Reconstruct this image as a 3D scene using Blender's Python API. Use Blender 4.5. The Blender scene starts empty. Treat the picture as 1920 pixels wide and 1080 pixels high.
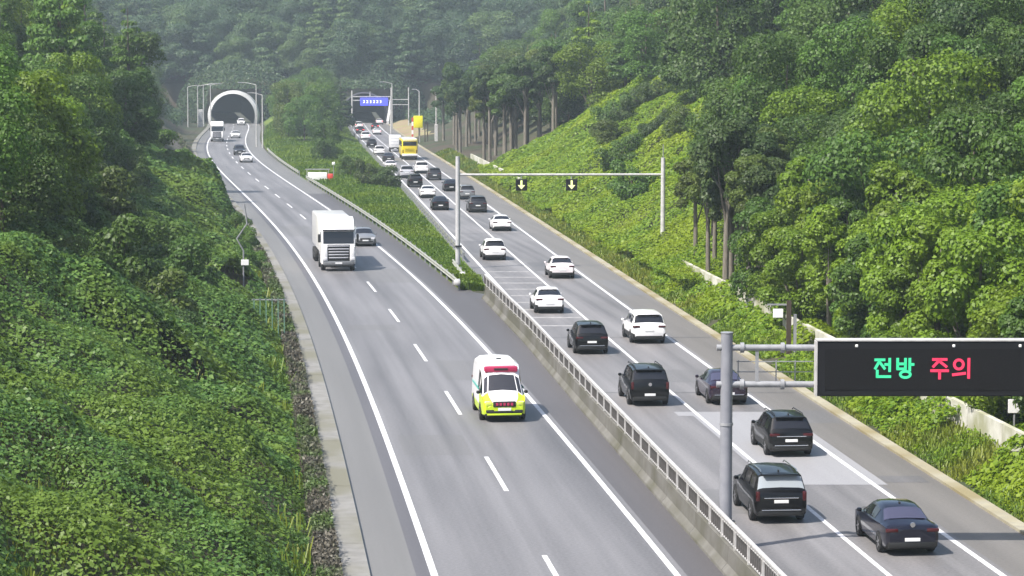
import bpy, bmesh, math, random
import numpy as np
from mathutils import Vector, Matrix
R = math.radians
random.seed(7); rng = np.random.default_rng(7)
SC = bpy.context.scene
COL = SC.collection

# ------------------------------------------------------------------ camera, sky, sun, exposure
CAM_H = 15.35
cam_d = bpy.data.cameras.new('camera'); cam = bpy.data.objects.new('camera', cam_d); COL.objects.link(cam)
cam.location = (0, 0, CAM_H); cam.rotation_euler = (R(90) - math.atan(422/4773.), 0, 0)
cam_d.sensor_width = 36; cam_d.lens = 36*4773/1920.; cam_d.clip_start = 1; cam_d.clip_end = 4000
SC.camera = cam
SUN_EL, SUN_BACK = 53, 36          # degrees: elevation, how far behind due left the sun stands
W = bpy.data.worlds.new('World'); SC.world = W; W.use_nodes = True
nt = W.node_tree; bg = nt.nodes['Background']
sky = nt.nodes.new('ShaderNodeTexSky'); sky.sky_type = 'NISHITA'; sky.sun_disc = False
sky.sun_elevation = R(SUN_EL); sky.sun_rotation = R(-90 - SUN_BACK); sky.air_density = 1.2; sky.dust_density = 2.5
nt.links.new(sky.outputs['Color'], bg.inputs['Color']); bg.inputs['Strength'].default_value = 0.13
sd = bpy.data.lights.new('sun', 'SUN'); sun = bpy.data.objects.new('sun', sd); COL.objects.link(sun)
sd.energy = 4.7; sd.angle = R(0.9); sd.color = (1.0, 0.955, 0.88)
sv = Vector((-math.cos(R(SUN_EL))*math.cos(R(SUN_BACK)), -math.cos(R(SUN_EL))*math.sin(R(SUN_BACK)), math.sin(R(SUN_EL))))
sun.rotation_euler = (-sv).to_track_quat('-Z', 'Y').to_euler()
sun.location = sv*300
SC.view_settings.view_transform = 'Standard'; SC.view_settings.look = 'None'
SC.view_settings.gamma = 1; SC.view_settings.use_curve_mapping = False
SC.view_settings.exposure = 0.82
SC.render.engine = 'CYCLES'
cy = SC.cycles
cy.max_bounces = 5; cy.diffuse_bounces = 2; cy.glossy_bounces = 2; cy.transmission_bounces = 3; cy.volume_bounces = 0
cy.use_denoising = True; cy.caustics_reflective = False; cy.caustics_refractive = False

# ------------------------------------------------------------------ helpers
def tag(o, label=None, cat=None, group=None, kind=None):
    if label: o['label'] = label
    if cat: o['category'] = cat
    if group: o['group'] = group
    if kind: o['kind'] = kind
    return o

def link(name, me, parent=None):
    o = bpy.data.objects.new(name, me); COL.objects.link(o)
    if parent: o.parent = parent
    return o

def empty(name, loc=(0, 0, 0), rz=0.0):
    o = bpy.data.objects.new(name, None); COL.objects.link(o)
    o.empty_display_size = 0.3; o.location = loc; o.rotation_euler = (0, 0, rz)
    return o

def kids(o):
    return [c for c in ALL_CHILDREN.get(o.name, [])]
ALL_CHILDREN = {}
def reg(o):
    if o.parent: ALL_CHILDREN.setdefault(o.parent.name, []).append(o)
    return o

def copy_tree(o, parent=None):
    c = o.copy(); COL.objects.link(c)
    if parent: c.parent = parent
    reg(c)
    for ch in kids(o): copy_tree(ch, c)
    return c

class MB:
    """collects simple shapes, then links them as one mesh object"""
    def __init__(s): s.v = []; s.f = []; s.m = []
    def add(s, vs, fs, mi=0):
        n = len(s.v); s.v += [tuple(v) for v in vs]; s.f += [tuple(i+n for i in f) for f in fs]; s.m += [mi]*len(fs); return s
    def box(s, c, d, mi=0, rz=0.0, taper=1.0):
        x, y, z = d[0]/2, d[1]/2, d[2]/2
        vs = [(-x, -y, -z), (x, -y, -z), (x, y, -z), (-x, y, -z), (-x*taper, -y*taper, z), (x*taper, -y*taper, z), (x*taper, y*taper, z), (-x*taper, y*taper, z)]
        ca, sa = math.cos(rz), math.sin(rz)
        vs = [(c[0]+a*ca-b*sa, c[1]+a*sa+b*ca, c[2]+h) for a, b, h in vs]
        return s.add(vs, [(0, 3, 2, 1), (4, 5, 6, 7), (0, 1, 5, 4), (1, 2, 6, 5), (2, 3, 7, 6), (3, 0, 4, 7)], mi)
    def bbox(s, c, d, bev, mi=0, seg=2):
        bm = bmesh.new(); bmesh.ops.create_cube(bm, size=1.0)
        bmesh.ops.scale(bm, vec=d, verts=bm.verts)
        bmesh.ops.bevel(bm, geom=bm.edges[:], offset=min(bev, min(d)*0.45), segments=seg, affect='EDGES', profile=0.5)
        bmesh.ops.translate(bm, vec=c, verts=bm.verts)
        bm.verts.index_update()
        s.add([v.co[:] for v in bm.verts], [[v.index for v in f.verts] for f in bm.faces], mi); bm.free(); return s
    def tube(s, pts, r, n=8, mi=0, cap=True):
        pts = [Vector(p) for p in pts]; rs = r if isinstance(r, (list, tuple)) else [r]*len(pts)
        base = len(s.v); up = None
        for i, p in enumerate(pts):
            t = (pts[min(i+1, len(pts)-1)] - pts[max(i-1, 0)]).normalized()
            a = Vector((0, 0, 1)) if abs(t.z) < 0.9 else Vector((1, 0, 0))
            u = t.cross(a).normalized(); w = t.cross(u).normalized()
            for k in range(n):
                an = 2*math.pi*k/n
                s.v.append(tuple(p + (u*math.cos(an) + w*math.sin(an))*rs[i]))
        for i in range(len(pts)-1):
            for k in range(n):
                a = base+i*n+k; b = base+i*n+(k+1) % n
                s.f.append((a, b, b+n, a+n)); s.m.append(mi)
        if cap:
            s.f.append(tuple(base+k for k in range(n))[::-1]); s.m.append(mi)
            e = base+(len(pts)-1)*n
            s.f.append(tuple(e+k for k in range(n))); s.m.append(mi)
        return s
    def quad(s, a, b, c, d, mi=0): return s.add([a, b, c, d], [(0, 1, 2, 3)], mi)
    def mesh(s, name, mats, smooth=None):
        me = bpy.data.meshes.new(name); me.from_pydata(s.v, [], s.f)
        bm = bmesh.new(); bm.from_mesh(me); bmesh.ops.recalc_face_normals(bm, faces=bm.faces); bm.to_mesh(me); bm.free()
        for m in (mats if isinstance(mats, (list, tuple)) else [mats]): me.materials.append(m)
        if len(set(s.m)) > 1: me.polygons.foreach_set('material_index', s.m)
        if smooth:
            me.polygons.foreach_set('use_smooth', [True]*len(me.polygons)); me.set_sharp_from_angle(angle=R(smooth))
        me.update(); return me
    def build(s, name, mats, parent=None, smooth=None):
        return reg(link(name, s.mesh(name, mats, smooth), parent))

def np_mesh(name, V, F, mat, smooth=False, uv=None):
    """V (n,3), F (m,k) arrays -> mesh data"""
    me = bpy.data.meshes.new(name); k = F.shape[1]
    me.vertices.add(len(V)); me.vertices.foreach_set('co', np.ascontiguousarray(V, dtype=np.float32).ravel())
    me.loops.add(F.size); me.loops.foreach_set('vertex_index', np.ascontiguousarray(F, dtype=np.int32).ravel())
    me.polygons.add(len(F)); me.polygons.foreach_set('loop_start', np.arange(0, F.size, k, dtype=np.int32))
    me.polygons.foreach_set('loop_total', np.full(len(F), k, dtype=np.int32))
    if smooth: me.polygons.foreach_set('use_smooth', np.ones(len(F), dtype=bool))
    if uv is not None:
        l = me.uv_layers.new(name='UVMap'); l.data.foreach_set('uv', np.ascontiguousarray(uv[F.ravel()], dtype=np.float32).ravel())
    me.materials.append(mat); me.update(calc_edges=True); me.validate(); return me

# ------------------------------------------------------------------ value noise
_lat = rng.random((256, 256))
def vnoise(x, y, s):
    x = np.asarray(x, float)/s; y = np.asarray(y, float)/s
    xi = np.floor(x).astype(int); yi = np.floor(y).astype(int); fx = x-xi; fy = y-yi
    fx = fx*fx*(3-2*fx); fy = fy*fy*(3-2*fy)
    g = lambda a, b: _lat[a & 255, b & 255]
    return (g(xi, yi)*(1-fx)+g(xi+1, yi)*fx)*(1-fy)+(g(xi, yi+1)*(1-fx)+g(xi+1, yi+1)*fx)*fy

# ------------------------------------------------------------------ materials
def mat(name, col, rough=0.6, metal=0.0, spec=0.5, coat=0.0, emit=None, es=1.0):
    m = bpy.data.materials.new(name); m.use_nodes = True; b = m.node_tree.nodes['Principled BSDF']
    b.inputs['Base Color'].default_value = (*col, 1); b.inputs['Roughness'].default_value = rough
    b.inputs['Metallic'].default_value = metal; b.inputs['Specular IOR Level'].default_value = spec
    b.inputs['Coat Weight'].default_value = coat; b.inputs['Coat Roughness'].default_value = 0.04
    if emit: b.inputs['Emission Color'].default_value = (*emit, 1); b.inputs['Emission Strength'].default_value = es
    return m

def noisy(name, c1, c2, scale, rough=0.8, detail=6, stretch=None, uv=False, c3=None, scale3=0.2, bump=0.0, lo=0.35, hi=0.65, spec=0.4):
    """two colours mixed by noise, with an optional large-scale third"""
    m = mat(name, c1, rough, spec=spec); t = m.node_tree; N = t.nodes; b = N['Principled BSDF']
    tc = N.new('ShaderNodeTexCoord'); mp = N.new('ShaderNodeMapping')
    t.links.new(tc.outputs['UV' if uv else 'Object'], mp.inputs['Vector'])
    if stretch: mp.inputs['Scale'].default_value = stretch
    nz = N.new('ShaderNodeTexNoise'); nz.inputs['Scale'].default_value = scale; nz.inputs['Detail'].default_value = detail
    t.links.new(mp.outputs[0], nz.inputs['Vector'])
    r = N.new('ShaderNodeValToRGB'); r.color_ramp.elements[0].position = lo; r.color_ramp.elements[1].position = hi
    r.color_ramp.elements[0].color = (*c1, 1); r.color_ramp.elements[1].color = (*c2, 1)
    t.links.new(nz.outputs['Fac'], r.inputs['Fac']); out = r.outputs['Color']
    if c3:
        n3 = N.new('ShaderNodeTexNoise'); n3.inputs['Scale'].default_value = scale3; n3.inputs['Detail'].default_value = 4
        t.links.new(tc.outputs['UV' if uv else 'Object'], n3.inputs['Vector'])
        r3 = N.new('ShaderNodeMapRange'); r3.inputs[1].default_value = 0.42; r3.inputs[2].default_value = 0.62
        t.links.new(n3.outputs['Fac'], r3.inputs[0])
        mx = N.new('ShaderNodeMix'); mx.data_type = 'RGBA'; mx.inputs['B'].default_value = (*c3, 1)
        t.links.new(r3.outputs[0], mx.inputs['Factor']); t.links.new(out, mx.inputs['A']); out = mx.outputs['Result']
    t.links.new(out, b.inputs['Base Color'])
    if bump:
        bp = N.new('ShaderNodeBump'); bp.inputs['Strength'].default_value = bump; bp.inputs['Distance'].default_value = 0.05
        t.links.new(nz.outputs['Fac'], bp.inputs['Height']); t.links.new(bp.outputs[0], b.inputs['Normal'])
    return m

def leafmat(name, c_dark, c_light, trans=0.35, tint=False, patch=None, pscale=0.25):
    """leaves: colour varies leaf by leaf, and in broad patches of another species colour"""
    m = bpy.data.materials.new(name); m.use_nodes = True; t = m.node_tree; N = t.nodes; b = N['Principled BSDF']; o = N['Material Output']
    g = N.new('ShaderNodeNewGeometry'); r = N.new('ShaderNodeValToRGB')
    r.color_ramp.elements[0].color = (*c_dark, 1); r.color_ramp.elements[1].color = (*c_light, 1)
    t.links.new(g.outputs['Random Per Island'], r.inputs['Fac']); out = r.outputs['Color']
    if patch:
        tc = N.new('ShaderNodeTexCoord'); nz = N.new('ShaderNodeTexNoise'); nz.inputs['Scale'].default_value = pscale; nz.inputs['Detail'].default_value = 3
        t.links.new(tc.outputs['Object'], nz.inputs['Vector'])
        mr = N.new('ShaderNodeMapRange'); mr.inputs[1].default_value = 0.44; mr.inputs[2].default_value = 0.6
        t.links.new(nz.outputs['Fac'], mr.inputs[0])
        mx = N.new('ShaderNodeMix'); mx.data_type = 'RGBA'; mx.inputs['B'].default_value = (*patch, 1)
        t.links.new(mr.outputs[0], mx.inputs['Factor']); t.links.new(out, mx.inputs['A']); out = mx.outputs['Result']
    if tint:
        oi = N.new('ShaderNodeObjectInfo'); mx = N.new('ShaderNodeMix'); mx.data_type = 'RGBA'; mx.blend_type = 'MULTIPLY'
        mx.inputs['Factor'].default_value = 1; t.links.new(out, mx.inputs['A'])
        if tint == 'random':
            rr = N.new('ShaderNodeValToRGB'); rr.color_ramp.elements[0].color = (.050, .098, .044, 1); rr.color_ramp.elements[1].color = (.115, .185, .050, 1)
            e = rr.color_ramp.elements.new(.5); e.color = (.072, .130, .055, 1); t.links.new(oi.outputs['Random'], rr.inputs['Fac']); t.links.new(rr.outputs['Color'], mx.inputs['B'])
        else: t.links.new(oi.outputs['Color'], mx.inputs['B'])
        out = mx.outputs['Result']
    t.links.new(out, b.inputs['Base Color']); b.inputs['Roughness'].default_value = 0.5; b.inputs['Specular IOR Level'].default_value = 0.35
    tr = N.new('ShaderNodeBsdfTranslucent'); t.links.new(out, tr.inputs['Color'])
    ms = N.new('ShaderNodeMixShader'); ms.inputs[0].default_value = trans
    t.links.new(b.outputs[0], ms.inputs[1]); t.links.new(tr.outputs[0], ms.inputs[2]); t.links.new(ms.outputs[0], o.inputs['Surface'])
    return m

def roadmat(name, c, spread, streak):
    """worn road surface: fine grain, patches, and streaks worn along the lanes (UV: u across in metres, v along in metres)"""
    m = mat(name, c, 0.58, spec=0.5); t = m.node_tree; N = t.nodes; b = N['Principled BSDF']
    tc = N.new('ShaderNodeTexCoord')
    def nz(sx, sy, sc, det):
        mp = N.new('ShaderNodeMapping'); mp.inputs['Scale'].default_value = (sx, sy, 1); t.links.new(tc.outputs['UV'], mp.inputs[0])
        n = N.new('ShaderNodeTexNoise'); n.inputs['Scale'].default_value = sc; n.inputs['Detail'].default_value = det
        t.links.new(mp.outputs[0], n.inputs['Vector']); return n.outputs['Fac']
    def math_(op, a, bb):
        n = N.new('ShaderNodeMath'); n.operation = op
        for i, q in enumerate((a, bb)):
            if isinstance(q, (int, float)): n.inputs[i].default_value = q
            else: t.links.new(q, n.inputs[i])
        return n.outputs[0]
    a = math_('MULTIPLY', math_('SUBTRACT', nz(1, 1, 9, 8), 0.5), spread)
    s = math_('MULTIPLY', math_('SUBTRACT', nz(1.0, 0.012, 1.1, 4), 0.5), streak)
    p = math_('MULTIPLY', math_('SUBTRACT', nz(0.5, 0.05, 0.7, 5), 0.5), streak*0.8)
    k = math_('ADD', math_('ADD', a, s), math_('ADD', p, 1.0))
    mx = N.new('ShaderNodeMix'); mx.data_type = 'RGBA'; mx.blend_type = 'MULTIPLY'; mx.inputs['Factor'].default_value = 1
    mx.inputs['A'].default_value = (*c, 1); t.links.new(k, mx.inputs['B']); t.links.new(mx.outputs['Result'], b.inputs['Base Color'])
    return m

M = {}
M['lane'] = roadmat('lane_concrete', (0.146, 0.141, 0.145), 0.8, 1.2)
M['lane_r'] = roadmat('lane_concrete_right', (0.153, 0.146, 0.147), 0.8, 1.3)
M['shoulder_dark'] = roadmat('shoulder_asphalt', (0.080, 0.074, 0.075), 0.6, 0.5)
M['shoulder_left'] = roadmat('shoulder_concrete', (0.142, 0.137, 0.132), 0.35, 0.4)
M['shoulder_right'] = roadmat('shoulder_right', (0.138, 0.128, 0.119), 0.5, 0.6)
M['seam'] = roadmat('seam_asphalt', (0.095, 0.090, 0.096), 0.6, 0.6)
M['slab'] = roadmat('repair_slab', (0.26, 0.256, 0.265), 0.35, 0.25)
M['paint'] = noisy('road_paint', (0.62, 0.62, 0.63), (0.40, 0.395, 0.40), 2.2, 0.6, detail=8, lo=.45, hi=.75)
M['paint_worn'] = noisy('road_paint_worn', (0.40, 0.39, 0.39), (0.24, 0.23, 0.23), 3.0, 0.7)
M['concrete'] = noisy('concrete', (0.115, 0.110, 0.098), (0.155, 0.150, 0.138), 1.5, 0.85, c3=(0.085, 0.082, 0.06), scale3=0.35, bump=0.15)
M['kerb'] = noisy('kerb_concrete', (0.17, 0.165, 0.155), (0.215, 0.21, 0.20), 2.0, 0.85, c3=(0.145, 0.14, 0.105), scale3=0.2)
M['kerb_r'] = noisy('gutter_concrete', (0.27, 0.25, 0.195), (0.33, 0.305, 0.225), 2.0, 0.85, c3=(0.22, 0.185, 0.10), scale3=0.25)
M['white_wall'] = noisy('white_concrete', (0.46, 0.45, 0.40), (0.58, 0.57, 0.52), 1.2, 0.8, c3=(0.30, 0.30, 0.20), scale3=0.5)
M['galv'] = noisy('galvanised_steel', (0.22, 0.225, 0.24), (0.30, 0.305, 0.32), 4.0, 0.45)
M['rail_white'] = noisy('rail_paint', (0.40, 0.39, 0.385), (0.52, 0.51, 0.505), 3.0, 0.5)
M['rail_dark'] = noisy('rail_weathered', (0.07, 0.065, 0.062), (0.13, 0.12, 0.115), 3.0, 0.6)
M['beam'] = noisy('guardrail_steel', (0.22, 0.225, 0.19), (0.32, 0.325, 0.28), 3.0, 0.5)
M['pole_pale'] = noisy('pale_pole_paint', (0.40, 0.40, 0.41), (0.48, 0.48, 0.49), 2.0, 0.45)
M['pole'] = noisy('pole_paint', (0.20, 0.205, 0.235), (0.25, 0.255, 0.285), 2.0, 0.45)
M['dark_metal'] = mat('dark_metal', (0.012, 0.012, 0.014), 0.6, spec=0.15)
M['screen'] = noisy('led_panel', (0.009, 0.0088, 0.0095), (0.014, 0.0136, 0.0145), 40.0, 0.7, spec=0.08)
M['led_green'] = mat('led_green', (0.02, 0.25, 0.14), 0.5, emit=(0.05, 0.75, 0.33), es=0.55)
M['led_red'] = mat('led_red', (0.3, 0.02, 0.05), 0.5, emit=(0.95, 0.03, 0.10), es=0.6)
M['led_yellow'] = mat('led_yellow', (0.5, 0.55, 0.2), 0.5, emit=(0.8, 0.9, 0.35), es=0.7)
M['led_white'] = mat('led_white', (0.8, 0.8, 0.9), 0.5, emit=(0.8, 0.85, 1.0), es=0.9)
M['blue_panel'] = mat('blue_panel', (0.06, 0.07, 0.55), 0.4, emit=(0.10, 0.12, 0.9), es=0.55)
M['bark'] = noisy('bark', (0.075, 0.06, 0.048), (0.14, 0.115, 0.09), 3.0, 0.9, stretch=(3, 3, .5))
M['bark_pale'] = noisy('bark_pale', (0.12, 0.105, 0.085), (0.19, 0.17, 0.14), 3.0, 0.9, stretch=(3, 3, .5))
M['tyre'] = mat('tyre', (0.012, 0.012, 0.013), 0.8)
M['rim'] = mat('rim_alloy', (0.35, 0.35, 0.37), 0.35, metal=0.7)
M['glass'] = mat('tinted_glass', (0.012, 0.012, 0.015), 0.06, spec=0.6)
M['glass_light'] = mat('reflecting_glass', (0.30, 0.33, 0.36), 0.12, spec=0.6)
M['glass_blue'] = mat('blue_grey_glass', (0.05, 0.05, 0.085), 0.08, spec=0.6)
M['glass_van'] = mat('grey_glass', (0.035, 0.035, 0.042), 0.1, spec=0.4)
M['trim'] = mat('black_trim', (0.012, 0.012, 0.012), 0.55)
M['chrome'] = mat('chrome', (0.6, 0.6, 0.6), 0.2, metal=0.9)
M['plate'] = mat('number_plate', (0.75, 0.75, 0.75), 0.5)
M['tail'] = mat('tail_lamp', (0.055, 0.005, 0.006), 0.2)
M['tail_on'] = mat('tail_lamp_lit', (0.4, 0.01, 0.01), 0.3, emit=(1, 0.05, 0.05), es=1.5)
M['headlamp'] = mat('headlamp', (0.6, 0.6, 0.62), 0.15)
M['white'] = mat('white_paint', (0.80, 0.79, 0.80), 0.3, coat=0.5)
M['pearl'] = mat('pearl_paint', (0.74, 0.69, 0.71), 0.3, coat=0.5)
M['black'] = mat('black_paint', (0.004, 0.004, 0.0045), 0.35, spec=0.12, coat=0.45)
M['darkgrey'] = mat('dark_grey_paint', (0.022, 0.022, 0.026), 0.3, spec=.4, coat=0.3)
M['plum'] = mat('plum_black_paint', (0.016, 0.007, 0.018), 0.2, spec=.4, coat=0.4)
M['navy'] = mat('navy_black_paint', (0.006, 0.006, 0.014), 0.3, spec=.15, coat=0.8)
M['silver'] = mat('silver_paint', (0.42, 0.42, 0.46), 0.35, coat=0.5)
M['grey'] = mat('grey_paint', (0.16, 0.165, 0.175), 0.3, coat=0.6)
M['lime'] = mat('lime_paint', (0.50, 0.66, 0.02), 0.4, coat=0.2)
M['yellow'] = mat('yellow_paint', (0.72, 0.56, 0.01), 0.35, coat=0.5)
M['red'] = mat('red_plastic', (0.55, 0.05, 0.03), 0.4)
M['lightbar'] = mat('light_bar_red', (0.34, 0.022, 0.075), 0.25, emit=(1, 0.08, 0.2), es=0.06)
M['green_metal'] = mat('green_metal', (0.11, 0.22, 0.17), 0.5)
M['sign_yellow'] = mat('sign_yellow', (0.75, 0.68, 0.0), 0.5)
M['brown_metal'] = mat('brown_metal', (0.05, 0.035, 0.025), 0.6)
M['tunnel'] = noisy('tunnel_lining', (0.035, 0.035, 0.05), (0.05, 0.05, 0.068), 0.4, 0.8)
M['portal'] = noisy('portal_concrete', (0.52, 0.52, 0.53), (0.62, 0.62, 0.63), 0.6, 0.8, c3=(0.40, 0.40, 0.38), scale3=0.15)
M['soil'] = noisy('ochre_soil', (0.26, 0.235, 0.11), (0.19, 0.18, 0.075), 0.5, 0.9, c3=(0.24, 0.17, 0.11), scale3=0.1)
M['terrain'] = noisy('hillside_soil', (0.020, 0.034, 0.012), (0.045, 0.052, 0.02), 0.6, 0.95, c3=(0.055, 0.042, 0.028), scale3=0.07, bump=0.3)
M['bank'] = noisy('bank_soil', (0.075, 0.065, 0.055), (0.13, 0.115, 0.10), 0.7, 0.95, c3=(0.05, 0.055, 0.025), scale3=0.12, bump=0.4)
M['leaf'] = leafmat('tree_leaves', (0.70, 0.70, 0.65), (1.2, 1.15, 1.1), 0.40, tint=True)
M['kudzu'] = leafmat('kudzu_leaves', (0.055, 0.130, 0.030), (0.140, 0.245, 0.046), 0.38, patch=(0.130, 0.205, 0.028), pscale=0.22)
M['vine'] = leafmat('vine_leaves', (0.085, 0.175, 0.010), (0.215, 0.310, 0.014), 0.40, patch=(0.21, 0.285, 0.012), pscale=0.10)
M['grass'] = leafmat('median_grass', (0.050, 0.115, 0.010), (0.125, 0.205, 0.016), 0.3, patch=(0.13, 0.20, 0.012), pscale=0.07)
M['weeds'] = leafmat('verge_weeds', (0.07, 0.135, 0.015), (0.16, 0.235, 0.025), 0.3, patch=(0.185, 0.215, 0.025), pscale=0.12)
M['dry'] = leafmat('dry_creeper', (0.06, 0.055, 0.042), (0.15, 0.135, 0.105), 0.15, patch=(0.075, 0.12, 0.03), pscale=0.3)
M['lawn'] = noisy('median_soil', (0.045, 0.095, 0.012), (0.085, 0.13, 0.016), 1.2, 0.95, c3=(0.14, 0.17, 0.016), scale3=0.06)

# ------------------------------------------------------------------ road geometry: x of the reference lines as a function of distance y
def _poly(c, Y):
    Y = np.asarray(Y, float); Yc = np.clip(Y, 62, 652); t = (Yc-300)/300
    d = np.polyder(np.array(c))
    return np.polyval(c, t) + np.polyval(d, t)/300*(Y-Yc)
PL = [-7.7491, 1.7882, 17.802, -1.9645, -47.4652, -31.6726]
PR = [1.6915, -0.5936, -1.1838, -25.8753, -11.5711]
XL = lambda Y: _poly(PL, Y)          # left edge line of the oncoming carriageway
XR = lambda Y: _poly(PR, Y)          # median-side line of the outgoing carriageway
LW, RW = 3.65, 3.42                  # lane widths (measured along x)
KERB_L = lambda Y: XL(Y) - 2.8
KERB_R = lambda Y: XR(Y) + 2*RW + 3.05
def slopeX(f, y): return float((f(y+2)-f(y-2))/4)

def terrain_h(X, Y, bump=True):
    X = np.asarray(X, float); Y = np.asarray(Y, float)
    dl = KERB_L(Y) - X; dr = X - KERB_R(Y)
    # left: ditch, then a slope; farther on a steep bank right at the kerb
    near = np.where(dl < 2.4, -0.35*np.clip((dl-0.4)/1.2, 0, 1), -0.35 + 0.46*(dl-2.4))
    near = np.where(dl > 11, near + 0.22*(dl-11), near)
    bank = np.where(dl < 2.2, 1.7*np.clip(dl-0.3, 0, 9), 3.23 + 0.55*(dl-2.2))
    k = np.clip((Y-205)/50, 0, 1); k = k*k*(3-2*k); k2 = np.clip((Y-430)/60, 0, 1)
    far = 0.55*np.clip(dl-4, 0, 999)
    hl = near*(1-k) + (bank*(1-k2)+far*k2)*k
    # right: verge, then a slope
    kr = np.clip((Y-150)/45, 0, 1); kr = kr*kr*(3-2*kr)
    v = 0.26*np.clip(dr, 0, 2.7)
    r1 = v + 0.10*np.clip(dr-2.7, 0, 5) + 0.66*np.clip(dr-7.7, 0, 999)
    r2 = v + 0.62*np.clip(dr-2.7, 0, 999)
    k3 = np.clip((Y-330)/60, 0, 1)
    r3 = v + 0.12*np.clip(dr-2.7, 0, 8) + 0.62*np.clip(dr-10.7, 0, 999)
    r2 = r2*(1-k3) + r3*k3
    hr = r1*(1-kr) + r2*kr
    side = np.where(dl > 0, hl, np.where(dr > 0, hr, 0.0))
    n = (vnoise(X, Y, 9)-0.5)*2.2 + (vnoise(X+77, Y, 23)-0.5)*5.0
    w = np.clip((np.maximum(dl, dr)-8)/14, 0, 1)
    side = side + n*w*(side > 0.5)
    # median mound toward the portals
    ml = X - (XL(Y)+2*LW+3.6); mr = (XR(Y)-1.6) - X
    md = np.minimum(ml, mr)
    med = np.where(md > 0, np.clip(md*0.25, 0, 1)*(0.35 + np.clip((Y-470)/60, 0, 1)*2.2), 0)
    side = np.maximum(side, med)
    # hill behind the portals
    back = np.where(Y > 664, 9.6 + 0.40*(Y-664), 0) + np.where(Y > 664, (vnoise(X, Y, 30)-0.5)*7*np.clip((Y-670)/20, 0, 1), 0)
    h = np.where(Y > 664, np.maximum(back, np.minimum(side, 60)), side)
    return np.minimum(h, 95) - 0.06

def ribbon(name, f0, f1, y0, y1, z, m, step=3.0, parent=None, uvx=None):
    n = max(2, int(abs(y1-y0)/step)+1); Y = np.linspace(y0, y1, n)
    a = f0(Y); b = f1(Y); nx = 4
    V = []; UV = []
    for i in range(nx+1):
        x = a+(b-a)*i/nx; V.append(np.stack([x, Y, np.full(n, z)], 1)); UV.append(np.stack([x-XL(Y), Y], 1))
    V = np.concatenate(V); UV = np.concatenate(UV)
    F = []
    for i in range(nx):
        q = np.arange(n-1)+i*n; F.append(np.stack([q, q+n, q+n+1, q+1], 1))
    me = np_mesh(name, V, np.concatenate(F), m, uv=UV)
    return link(name, me, parent)

# ------------------------------------------------------------------ terrain
def build_terrain():
    xs = np.arange(-190, 181, 1.3); ys = np.concatenate([np.arange(-60, 640, 2.5), np.arange(640, 676, 1.0), np.arange(676, 960, 4.0)])
    XX, YY = np.meshgrid(xs, ys, indexing='xy'); Z = terrain_h(XX, YY)
    V = np.stack([XX, YY, Z], -1).reshape(-1, 3); nx = len(xs); ny = len(ys)
    i, j = np.meshgrid(np.arange(nx-1), np.arange(ny-1)); a = (j*nx+i).ravel()
    F = np.stack([a, a+1, a+nx+1, a+nx], 1)
    c = V[F].mean(1)
    cL = XL(c[:, 1])+LW; cR = XR(c[:, 1])+RW
    hole = (c[:, 1] > 660) & ((abs(c[:, 0]-cL) < 6.6) | (abs(c[:, 0]-cR) < 6.6)) & (V[F][:, :, 2].min(1) < 8.8)
    F = F[~hole]
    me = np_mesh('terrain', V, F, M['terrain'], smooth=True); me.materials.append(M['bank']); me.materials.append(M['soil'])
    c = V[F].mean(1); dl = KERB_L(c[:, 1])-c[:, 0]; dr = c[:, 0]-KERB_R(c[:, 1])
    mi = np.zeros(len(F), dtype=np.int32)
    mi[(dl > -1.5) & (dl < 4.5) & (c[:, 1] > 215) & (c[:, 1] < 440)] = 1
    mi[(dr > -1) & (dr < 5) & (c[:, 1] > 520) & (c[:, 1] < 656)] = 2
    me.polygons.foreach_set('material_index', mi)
    tag(link('terrain', me), kind='structure')
build_terrain()

# ------------------------------------------------------------------ roads
Y0, Y1 = -40, 800
med_edge = lambda Y: np.where(Y < 168, XR(Y)-0.9, np.minimum(XL(Y)+2*LW+2.9, XR(Y)-0.9))
rd = tag(ribbon('road', lambda Y: XL(Y)-0.12, lambda Y: XL(Y)+2*LW+0.3, Y0, Y1, 0, M['lane']), kind='structure')
tag(ribbon('road', lambda Y: XR(Y)-0.9, lambda Y: XR(Y)+2*RW+0.3, Y0, Y1, 0, M['lane_r']), kind='structure')
tag(ribbon('road_shoulder', lambda Y: XL(Y)-1.95, lambda Y: XL(Y)-0.55, Y0, 660, 0, M['shoulder_left']), kind='structure')
tag(ribbon('road_shoulder', lambda Y: XL(Y)-0.55, lambda Y: XL(Y)-0.12, Y0, 660, 0, M['seam']), kind='structure')
tag(ribbon('road_shoulder', lambda Y: XL(Y)+2*LW+0.3, med_edge, Y0, 300, 0, M['shoulder_dark']), kind='structure')
tag(ribbon('road_shoulder', lambda Y: XL(Y)+2*LW+0.3, med_edge, 300, 660, 0, M['shoulder_left']), kind='structure')
tag(ribbon('road_shoulder', lambda Y: XR(Y)+2*RW+0.3, lambda Y: KERB_R(Y)-0.5, Y0, 660, 0, M['shoulder_right']), kind='structure')
def line(f, y0, y1, w=0.2, m='paint', z=0.008):
    return tag(ribbon('road_marking', lambda Y: f(Y)-w/2, lambda Y: f(Y)+w/2, y0, y1, z, M[m]), kind='structure')
line(XL, Y0, 655, 0.22); line(lambda Y: XL(Y)+2*LW, Y0, 655, 0.2)
line(XR, Y0, 655, 0.2); line(lambda Y: XR(Y)+RW, Y0, 655, 0.17); line(lambda Y: XR(Y)+2*RW, Y0, 655, 0.2)
y = 90.6 - 100
while y < 640:
    line(lambda Y: XL(Y)+LW, y, y+8, 0.17); y += 20
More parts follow.
